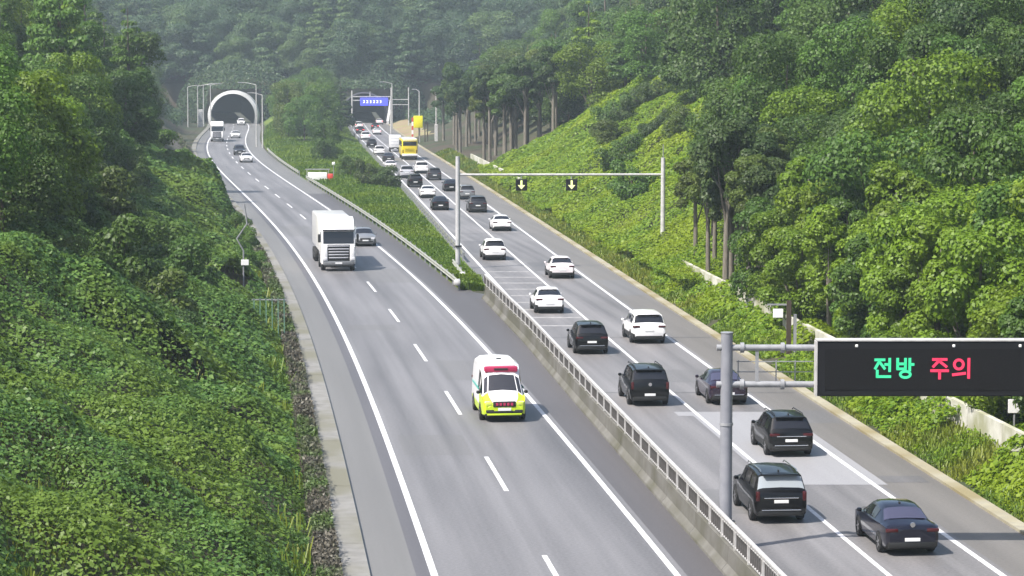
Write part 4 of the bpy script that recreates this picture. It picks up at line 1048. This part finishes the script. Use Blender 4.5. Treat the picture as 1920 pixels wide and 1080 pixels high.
# dry creeper strip just outside the left kerb, and over the far bank
n = 70000; Y = 72+(440-72)*rng.random(n)**1.5; far = np.clip((Y-205)/40, 0, 1)
d = .05+(.75+1.9*far)*rng.random(n)
X = KERB_L(Y)-d; hgt = (.62*(1-far)+.25*far)*rng.random(n)**.8*(.6+.7*vnoise(X, Y, 1.3))
P = np.stack([X, Y, np.maximum(terrain_h(X, Y), 0)+.02+hgt], 1)
V, F = leaf_quads(P, rng.normal(size=(n, 3))+np.array([[.5, -.2, .4]]), (.055+.0006*(Y-72))*(.5+rng.random(n)), 2.4)
tag(link('dry_creeper', np_mesh('dry_creeper', V, F, M['dry'])), 'brown dry creeper tangle beside the left kerb', 'creeper', kind='stuff')

def pick_back(n):
    Y = 570+112*rng.random(n); X = -150+260*rng.random(n)
    z = terrain_h(X, Y); cl = np.minimum(abs(X-XL(Y)-LW), abs(X-XR(Y)-RW))
    k = (z > .8) & ((cl > 7.2) | ((z > 8.6) & (Y > 660))) & ((X < XL(Y)-3) | (X > XR(Y)+12) | (Y > 655)) & (abs(X) < .21*Y); return X[k], Y[k]
M['hillbush'] = leafmat('hill_bush_leaves', (.040, .078, .034), (.085, .140, .045), .35, patch=(.05, .09, .04), pscale=.05)
tag(surf_leaves('hill_undergrowth', M['hillbush'], 60000, pick_back, lambda Y: .6+0*Y, lambda X, Y: lumps(X, Y, 2.2, 1.0, 6, 2.5), .2, .6, 1.0), 'dark undergrowth over the tunnel mouths', 'undergrowth')
def ivy(f, y0):
    n = 9000; a = math.pi*(-.12+1.24*rng.random(n)); r = 6.75+7.5*rng.random(n); t = (r-6.6)/7.5
    x = r*np.cos(a)*1.15; z = np.clip(2+r*np.sin(a), .2, 99); y = 3.6+10*t-1.0*rng.random(n)
    k = (np.abs(x) > 6.9) | (z > 8.8); x, y, z = x[k], y[k], z[k]
    P = np.stack([x+float(f(y0)), y+y0, z], 1); return leaf_quads(P, rng.normal(size=P.shape)*.6+np.array([[0, -.6, .8]]), .4*(.6+.8*rng.random(len(P))))
VA, FA = ivy(lambda Y: XL(Y)+LW, 646); VB, FB = ivy(lambda Y: XR(Y)+RW, 652)
tag(link('portal_creeper', np_mesh('portal_creeper', np.concatenate([VA, VB]), np.concatenate([FA, FB+len(VA)]), M['hillbush'])), 'dark creeper around the tunnel mouths', 'creeper', kind='stuff')
# ---- trees
def make_crown(clumps, n, size, up=.4, jit=.42, droop=0):
    C = np.array([c[:3] for c in clumps], float); Rr = np.array([c[3] for c in clumps], float); fl = np.array([c[4] if len(c) > 4 else 1.0 for c in clumps])
    w = Rr**2; idx = rng.choice(len(C), n, p=w/w.sum())
    D = rng.normal(size=(n, 3)); D /= np.linalg.norm(D, axis=1, keepdims=True)
    D[:, 2] = np.where((D[:, 2] < -.25) & (rng.random(n) < .6), -D[:, 2], D[:, 2])
    rad = Rr[idx]*(.62+.42*rng.random(n)**.6)
    off = D*rad[:, None]; off[:, 2] *= fl[idx]
    P = C[idx]+off
    keep = np.ones(n, bool)
    for c, r, f in zip(C, Rr, fl):
        q = P-c; q = q/np.array([1, 1, f]); keep &= ~(np.linalg.norm(q, axis=1) < r*.55)
    P, D = P[keep], D[keep]
    N = D + rng.normal(size=P.shape)*jit + np.array([[0, 0, up]])
    return leaf_quads(P, N, size*(.6+.8*rng.random(len(P))), 1.35)

def broad(h, r, base, nc, n, size, seed):
    rr = random.Random(seed); cl = []
    cz = (h+base)/2
    for k in range(nc):
        t = rr.random(); z = base + (h-base)*(.08+.84*t)
        env = r*math.sqrt(max(.05, 1-((z-cz*.92)/((h-base)*.58))**2))
        a = rr.random()*2*math.pi; q = env*(.35+.55*math.sqrt(rr.random()))
        cr = r*(.26+.26*rr.random())
        cl.append((q*math.cos(a), q*math.sin(a), z, cr, .75))
    cl.append((0, 0, cz, r*.5, 1.0))
    V, F = make_crown(cl, n, size)
    t = MB(); lean = rr.uniform(-.2, .2)
    tr = h*.016+.04
    t.tube([(0, 0, -.8), (lean*.3, 0, base*.7), (lean, .1, cz), (lean*1.2, .15, h*.85)], [tr*1.25, tr, tr*.7, tr*.2], 7)
    for c in cl[:7]:
        s = base*.75+rr.random()*(cz-base*.75); t.tube([(lean*.5, 0, s), (c[0]*.55, c[1]*.55, (s+c[2])/2+.2), (c[0]*.9, c[1]*.9, c[2])], [tr*.5, tr*.32, tr*.12], 5)
    return (V, F), t
def conifer(h, r, base, n, size, seed):
    rr = random.Random(seed); cl = []; k = 0; z = base
    while z < h*.97:
        f = 1-(z-base)/(h-base); env = r*(.12+.88*f**.8); m = max(1, int(5*f+1.5))
        for j in range(m):
            a = rr.random()*6.28; cl.append((env*.62*math.cos(a), env*.62*math.sin(a), z+rr.uniform(-.2, .2), max(.28, env*.5), .45))
        z += (h-base)/11
    V, F = make_crown(cl, n, size, .5, .5)
    t = MB(); tr = h*.013+.04; t.tube([(0, 0, -.8), (0, 0, h*.5), (0, 0, h*.95)], [tr*1.2, tr*.8, tr*.15], 7); return (V, F), t

TREES = {}
def proto(key, made, bark='bark'):
    (V, F), t = made
    TREES[key] = (np_mesh(key+'_crown', V, F, M['leaf']), t.mesh(key+'_trunk', M[bark], 60))
for i in range(4): proto('broadleaf_tree_%d' % i, broad(9.0, 3.4+.25*i, .9, 26+3*i, 17000, .175, 11+i))
for i in range(3): proto('slender_tree_%d' % i, broad(9.5-.6*i, 1.9+.35*i, 2.2-.6*i, 18+4*i, 12500, .165, 41+i), 'bark_pale')
for i in range(3): proto('pine_tree_%d' % i, conifer(12, 2.6+.3*i, 2.0, 11000, .21, 51+i))
for i in range(2): proto('shrub_%d' % i, broad(2.6, 1.8, .25, 12, 6000, .11, 71+i))
for i in range(2): proto('grove_tree_%d' % i, broad(13, 2.4, 6.0, 16, 10000, .2, 91+i), 'bark_pale')
HUES = {'dark': (.050, .095, .026), 'mid': (.074, .140, .026), 'lime': (.145, .235, .016), 'olive': (.098, .145, .026), 'blue': (.058, .105, .048), 'brown': (.068, .112, .030), 'deep': (.040, .080, .026), 'fresh': (.088, .175, .026)}
def zone(x, y, z):
    px = 960+4773*x/y; py = 118+4793*(CAM_H-z-4)/y
    d = x-float(KERB_R(y))
    if x > 0 and d > 0 and y < 215:
        if py > 600: return 'just above the sign' if px > 1540 else 'next to the white wall pieces'
        a = 'over the sign left half' if 1540 < px < 1730 else ('at the right edge' if px >= 1730 else ('right of the gantry pole' if px < 1420 else 'left of the message sign'))
        return a + (', high up' if py < 250 else (', halfway up' if py < 420 else ''))
    if d > 0:
        a = 'above the gantry beam' if 850 < px < 1240 else ('left of the gantry' if px <= 850 else ('above the right pole' if px < 1400 else 'toward the right edge'))
        return a + (', at the picture top' if py < 110 else (', halfway up' if py < 230 else ', low down'))
    a = 'at the left edge' if px < 120 else ('beside the tunnel lamps' if y > 480 else ('over the far bank' if px > 250 else 'mid slope'))
    return a + (', at the top' if py < 110 else (', halfway up' if py < 260 else ', low down'))
def put_tree(kind, var, x, y, s, hue, label, group, cat='tree', z=None, sz=1.0):
    zz = float(terrain_h(x, y)) if z is None else z
    r = empty({'broadleaf_tree': 'broadleaf_tree', 'slender_tree': 'slender_tree', 'pine_tree': 'pine_tree', 'shrub': 'shrub', 'grove_tree': 'grove_tree'}[kind], (x, y, zz), random.random()*6.28)
    sv_ = s*random.uniform(.92, 1.08); r.scale = (sv_, sv_, sv_*sz*random.uniform(.85, 1.25))
    tag(r, label, cat, group); c, t = TREES['%s_%d' % (kind, var)]
    o = reg(link('crown', c, r)); k = random.uniform(.82, 1.2); h = HUES[hue]; g = random.uniform(-.06, .06)
    o.color = (h[0]*k*(1+g), h[1]*k, h[2]*k*(1-g), 1)
    reg(link('trunk', t, r)); return r

PLACED = []
def free(x, y, d):
    for a, b, c in PLACED:
        if (a-x)**2+(b-y)**2 < (d*.5+c*.5)**2: return False
    return True
def in_view(x, y, z, h, m=2.5):
    if abs(x) > .2012*y+m: return False
    # camera rows: top of frame rises 0.0247 per metre, bottom falls
    return z < CAM_H+.0247*y+.5
NT = [0]
def scatter(n, pick, dist, spec):
    c = 0
    for _ in range(n*30):
        if c >= n: break
        x, y = pick(); z = float(terrain_h(x, y)); D = dist(y)
        if x > float(XL(y))+8 and x < float(XR(y)) and (960+4773*(x+2.8)/y > 642 or 960+4773*(x-3.2)/y < 500): continue
        if not in_view(x, y, z, 8) or not free(x, y, D): continue
        if x < float(KERB_L(y)) and y > 195 and (x > -.1257*y-4.2 or x > float(KERB_L(y))-8.5): continue
        kind, var, s, hue, label, group, sz = spec(x, y, z)
        big = 'tall ' if s > 1.12 else ('small ' if s < .8 else '')
        lab = big + label.split(' on the wooded')[0].split(' behind the right')[0].split(' above the near')[0].split(' by the white')[0]
        if group.startswith('shrubs'):
            px = 960+4773*x/y; label = hue.replace('mid', 'mid green').replace('olive', 'olive green').replace('brown', 'dull green').replace('lime', 'lime green').replace('fresh', 'fresh green')+' '+label+', '+(('under the sign' if px > 1560 else ('left of the sign' if px > 1400 else 'by the white wall')) if 'drain' in group else ('near the gantry right pole' if px > 1180 else ('near the lane signals' if px > 960 else 'near the road bend')))
        if group.startswith('median'):
            px = 960+4773*x/y; nm = {'mid': 'mid green', 'olive': 'olive green', 'fresh': 'fresh green'}[hue]; label = big+nm+' tree in the median clump, '+('beside the arched tunnel lamps' if px < 540 else ('at its centre' if px < 595 else 'toward the blue board'))+(', front row' if y < 530 else (', back row' if y > 590 else ', middle row'))
        if group.startswith('grove'):
            px = 960+4773*x/y; label = hue.replace('mid', 'mid green').replace('olive', 'olive green').replace('dark', 'dark green')+' slim tree '+('right of the yellow bus' if px < 860 else ('left of the gantry pole top' if px < 900 else 'above the drain wall'))+(', nearest the road' if x-float(KERB_R(y)) < 6 else ', deeper in')
        if group.startswith('trees'): label = lab + ' ' + zone(x, y, z)
        put_tree(kind, var, x, y, s, hue, label, group, sz=sz); PLACED.append((x, y, D)); c += 1
    NT[0] += c; return c
rnd = random.random
# right foreground row of young trees behind the drain wall
def sp(x, y, z):
    d = x-float(KERB_R(y)); lim = (y < 147 and d > 3)
    h = random.choice(['lime', 'lime', 'lime', 'fresh', 'lime', 'fresh']) if y < 150 else random.choice(['olive', 'brown', 'olive', 'dark', 'lime', 'mid', 'fresh'])
    if d > 12: h = random.choice(['mid', 'mid', 'fresh', 'dark', 'lime'])
    kind = 'slender_tree' if d < 8 else 'broadleaf_tree'
    if 150 < y < 184 and d < 9: return 'grove_tree', random.randrange(2), random.uniform(.58, .72), random.choice(['olive', 'brown', 'dark']), 'dull thin tree with bare trunk', 'trees above the near right verge', 1.0
    lab = {'lime': 'lime green young tree behind the right drain wall', 'fresh': 'fresh green young tree behind the right drain wall', 'mid': 'mid green leafy tree above the near right verge', 'olive': 'olive green thin tree behind the right drain wall', 'brown': 'brownish thin tree by the white wall', 'dark': 'dark green leafy tree above the near right verge'}[h]
    s = (.78 if d < 8 else .85)*random.uniform(.85, 1.1)
    return kind, random.randrange(3) if kind == 'slender_tree' else random.randrange(4), s, h, lab, 'trees above the near right verge', 1.0
scatter(62, lambda: (lambda y: (float(KERB_R(y))+3.3+rnd()*5.5, y))(88+92*rnd()), lambda y: 1.9, sp)
scatter(46, lambda: (lambda y: (float(KERB_R(y))+9+rnd()*26, y))(95+110*rnd()), lambda y: 4.0, sp)
scatter(30, lambda: (lambda y: (float(KERB_R(y))+5.2+rnd()*4, y))(84+60*rnd()), lambda y: 1.5,
        lambda x, y, z: ('shrub', random.randrange(2), random.uniform(.6, .95), random.choice(['lime', 'fresh', 'mid', 'fresh', 'lime']), 'shrub under the trees', 'shrubs behind the drain wall', 1.15))
scatter(26, lambda: (lambda y: (float(KERB_R(y))+5+rnd()*22, y))(185+130*rnd()), lambda y: 2.6,
        lambda x, y, z: ('shrub', random.randrange(2), random.uniform(.8, 1.5), random.choice(['mid', 'fresh', 'olive', 'mid', 'brown']), 'shrub in the vines', 'shrubs on the vine slope', 1.0))
# grove with bare trunks beyond the vine slope
scatter(30, lambda: (lambda y: (float(KERB_R(y))+3.4+rnd()*9, y))(345+140*rnd()), lambda y: 2.6,
        lambda x, y, z: ('grove_tree', random.randrange(2), random.uniform(.8, 1.05), random.choice(['olive', 'mid', 'dark']), 'slim tree with a bare grey trunk', 'grove trees beyond the vine slope', 1.0))
# right hill
def sp_r(x, y, z):
    h = random.choice(['mid', 'fresh', 'fresh', 'mid', 'dark', 'lime', 'mid', 'olive']) if y < 420 else random.choice(['mid', 'blue', 'mid', 'olive', 'fresh'])
    kind = 'broadleaf_tree' if rnd() < .78 else 'pine_tree'
    nm = {'mid': 'mid green', 'dark': 'dark green', 'fresh': 'fresh green', 'deep': 'deep green', 'lime': 'lime green', 'blue': 'bluish green', 'olive': 'olive green'}[h]
    return kind, random.randrange(4 if kind == 'broadleaf_tree' else 3), random.uniform(.95, 1.35), h, '%s %s on the wooded hill right of the road' % (nm, 'broadleaf tree' if kind == 'broadleaf_tree' else 'conifer'), 'trees on the right hill', 1.0
scatter(110, lambda: (lambda y: (float(KERB_R(y))+(20 if y < 290 else 14)+rnd()*44, y))(205+330*rnd()), lambda y: 4.6+.004*y, sp_r)
# left hill
def sp_l(x, y, z):
    h = random.choice(['mid', 'fresh', 'mid', 'lime', 'fresh', 'fresh']) if y < 330 else random.choice(['dark', 'mid', 'blue', 'fresh', 'mid'])
    kind = 'broadleaf_tree' if rnd() < .8 else 'pine_tree'
    nm = {'mid': 'mid green', 'dark': 'dark green', 'fresh': 'fresh green', 'deep': 'deep green', 'lime': 'lime green', 'blue': 'bluish green'}[h]
    return kind, random.randrange(4 if kind == 'broadleaf_tree' else 3), random.uniform(.62, .9) if y < 230 else random.uniform(.85, 1.25), h, '%s %s on the wooded slope left of the road' % (nm, 'broadleaf tree' if kind == 'broadleaf_tree' else 'conifer'), 'trees on the left slope', 1.0
scatter(24, lambda: (lambda y: (float(KERB_L(y))-13.5-rnd()*14, y))(118+100*rnd()), lambda y: 3.6, sp_l)
scatter(64, lambda: (lambda y: (float(KERB_L(y))-4.5-rnd()*34, y))(215+400*rnd()), lambda y: 4.4+.003*y, sp_l)
scatter(46, lambda: (lambda y: (float(KERB_L(y))-6-rnd()*9, y))(118+200*rnd()), lambda y: 2.2,
        lambda x, y, z: ('shrub', random.randrange(2), random.uniform(.8, 1.5), random.choice(['mid', 'fresh', 'dark', 'mid', 'olive']), 'leafy shrub among the creepers', 'trees and shrubs on the left slope', 1.0) if y < 200 or x < -.1257*y-2 else ('shrub', 0, .5, 'dark', 'low dark shrub', 'trees and shrubs on the left slope', .8))
for q, (yy, dd) in enumerate(((198, 1.6), (206, 1.5), (214, 1.9), (222, 1.6), (190, 1.7), (183, 1.8))):
    put_tree('shrub', q % 2, float(KERB_L(yy))-dd, yy, .72, 'fresh', 'bright green shrub at the left kerb, '+('number %d beyond' % 0 if False else ('nearest', 'second', 'third', 'fourth', 'fifth', 'farthest')[(2, 3, 4, 5, 1, 0)[q]])+' of the row', 'shrubs at the left kerb', 'shrub')
for q, (x, y, k_) in enumerate(((-29.6, 141, .62), (-27.2, 131, .5), (-30.4, 152, .8), (-27.5, 147, .55))):
    put_tree('broadleaf_tree', q, x, y, k_, 'fresh' if q != 1 else 'lime', ('bright green bushy tree at the left edge above the creepers', 'lime green low tree at the left edge, lowest of its clump', 'largest bright green tree of the clump at the left edge', 'bright green tree on the right side of the left edge clump')[q], 'bright trees at the left edge')
# median trees before the portals
def medx(y, q): a = float(XL(y))+2*LW+4.2; b = float(XR(y))-3; return a+(b-a)*q
scatter(34, lambda: (lambda y: (medx(y, rnd()), y))(474+166*rnd()), lambda y: 4.3,
        lambda x, y, z: ('broadleaf_tree', random.randrange(4), random.uniform(.78, 1.0), random.choice(['mid', 'olive', 'mid', 'fresh']), 'tree in the median clump', 'median trees between the tunnels', 1.0))
put_tree('broadleaf_tree', 1, -29.0, 394, .66, 'mid', 'round green tree alone on the median grass', 'median trees and shrubs')
put_tree('pine_tree', 1, -34.9, 520, 1.0, 'deep', 'dark green tree at the left side of the blue board', 'median trees and shrubs')
put_tree('shrub', 0, -17.6, 313, 1.15, 'brown', 'brown round shrub by the queue', 'median trees and shrubs', 'shrub')
put_tree('shrub', 1, -15.2, 311, 1.0, 'brown', 'smaller brown shrub right beside the guardrail', 'median trees and shrubs', 'shrub')
put_tree('shrub', 1, -21.5, 338, 1.0, 'mid', 'dark green shrub behind the red barrier end', 'median trees and shrubs', 'shrub')

# far wood on the hill behind the portals and the upper slopes: one mass
def forest():
    pc = bpy.data.collections.new('forest_trees')
    names = sorted(k for k in TREES if k.startswith(('broadleaf', 'pine')))
    lm = leafmat('forest_leaves', (.75, .75, .72), (1.2, 1.15, 1.1), .35, tint='random')
    for k in names:
        me = TREES[k][0].copy(); me.materials.clear(); me.materials.append(lm); pc.objects.link(bpy.data.objects.new(k, me))
    V = []; S = []; RZ = []; ID = []; cnt = 0
    for _ in range(9000):
        if cnt > 800: break
        y = 300+600*rnd()**.6 if rnd() < .35 else 664.5+170*rnd()**1.2
        x = (rnd()*2-1)*(.2012*y+6)
        dl = float(KERB_L(y))-x; dr = x-float(KERB_R(y))
        if y < 664 and not (dl > 24 or dr > 36): continue
        z = float(terrain_h(x, y))
        if z > CAM_H+.0247*y+2 or not free(x, y, 4.6): continue
        PLACED.append((x, y, 4.6)); cnt += 1
        V.append((x, y, z-.3)); S.append(random.uniform(1.1, 1.9)); RZ.append((0, 0, rnd()*6.28)); ID.append(random.randrange(len(pc.objects)))
    me = bpy.data.meshes.new('forest'); me.from_pydata(V, [], [])
    for nm, ty, key, val in (('scale', 'FLOAT', 'value', S), ('pick', 'INT', 'value', ID), ('turn', 'FLOAT_VECTOR', 'vector', [c for r in RZ for c in r])):
        at = me.attributes.new(nm, ty, 'POINT'); at.data.foreach_set(key, val)
    o = link('forest', me); tag(o, 'far hazy wood on the hill behind the tunnels', 'forest', kind='stuff')
    g = bpy.data.node_groups.new('forest', 'GeometryNodeTree')
    g.interface.new_socket('Geometry', in_out='INPUT', socket_type='NodeSocketGeometry'); g.interface.new_socket('Geometry', in_out='OUTPUT', socket_type='NodeSocketGeometry')
    N = g.nodes; a = N.new('NodeGroupInput'); z = N.new('NodeGroupOutput')
    ci = N.new('GeometryNodeCollectionInfo'); ci.inputs['Collection'].default_value = pc; ci.inputs['Separate Children'].default_value = True; ci.inputs['Reset Children'].default_value = True
    ip = N.new('GeometryNodeInstanceOnPoints'); ip.inputs['Pick Instance'].default_value = True
    def attr(nm, ty):
        n = N.new('GeometryNodeInputNamedAttribute'); n.data_type = ty; n.inputs['Name'].default_value = nm; return n.outputs['Attribute']
    L = g.links.new
    L(a.outputs[0], ip.inputs['Points']); L(ci.outputs[0], ip.inputs['Instance']); L(attr('pick', 'INT'), ip.inputs['Instance Index'])
    L(attr('turn', 'FLOAT_VECTOR'), ip.inputs['Rotation']); L(attr('scale', 'FLOAT'), ip.inputs['Scale']); L(ip.outputs[0], z.inputs[0])
    o.modifiers.new('forest', 'NODES').node_group = g
forest()

# tell the last look-alikes apart by their place
for o in COL.objects:
    if o.get('label') and len(o['label'].replace('-', ' ').split()) > 12: o['label'] = ' '.join(w for w in o['label'].split() if w not in ('tall', 'small', 'broadleaf', 'young', 'leafy'))
same = {}
for o in COL.objects:
    if o.get('label') and o.get('group') and o.parent is None: same.setdefault(o['label'], []).append(o)
for lab, os_ in same.items():
    n = len(os_)
    if 1 < n < 12:
        os_.sort(key=lambda o: o.location.x/max(1.0, o.location.y)); num = ('', 'one', 'two', 'three', 'four', 'five', 'six', 'seven', 'eight', 'nine', 'ten', 'eleven')
        for i, o in enumerate(os_):
            p = 'leftmost' if i == 0 else ('rightmost' if i == n-1 else ('', 'second', 'third', 'fourth', 'fifth', 'sixth', 'seventh', 'eighth', 'ninth', 'tenth')[i])
            o['label'] = lab + ', %s of %s' % (p, num[n])

# ------------------------------------------------------------------ haze
hz = MB().box((0, 440, 51), (420, 1060, 108)).build('haze', []); hz['kind'] = 'stuff'
hm = bpy.data.materials.new('haze'); hm.use_nodes = True; t = hm.node_tree; t.nodes.remove(t.nodes['Principled BSDF'])
pv = t.nodes.new('ShaderNodeVolumePrincipled'); pv.inputs['Color'].default_value = (.76, .90, 1.0, 1); pv.inputs['Density'].default_value = .00028
pv.inputs['Anisotropy'].default_value = .1
t.links.new(pv.outputs[0], t.nodes['Material Output'].inputs['Volume']); hz.data.materials.append(hm)
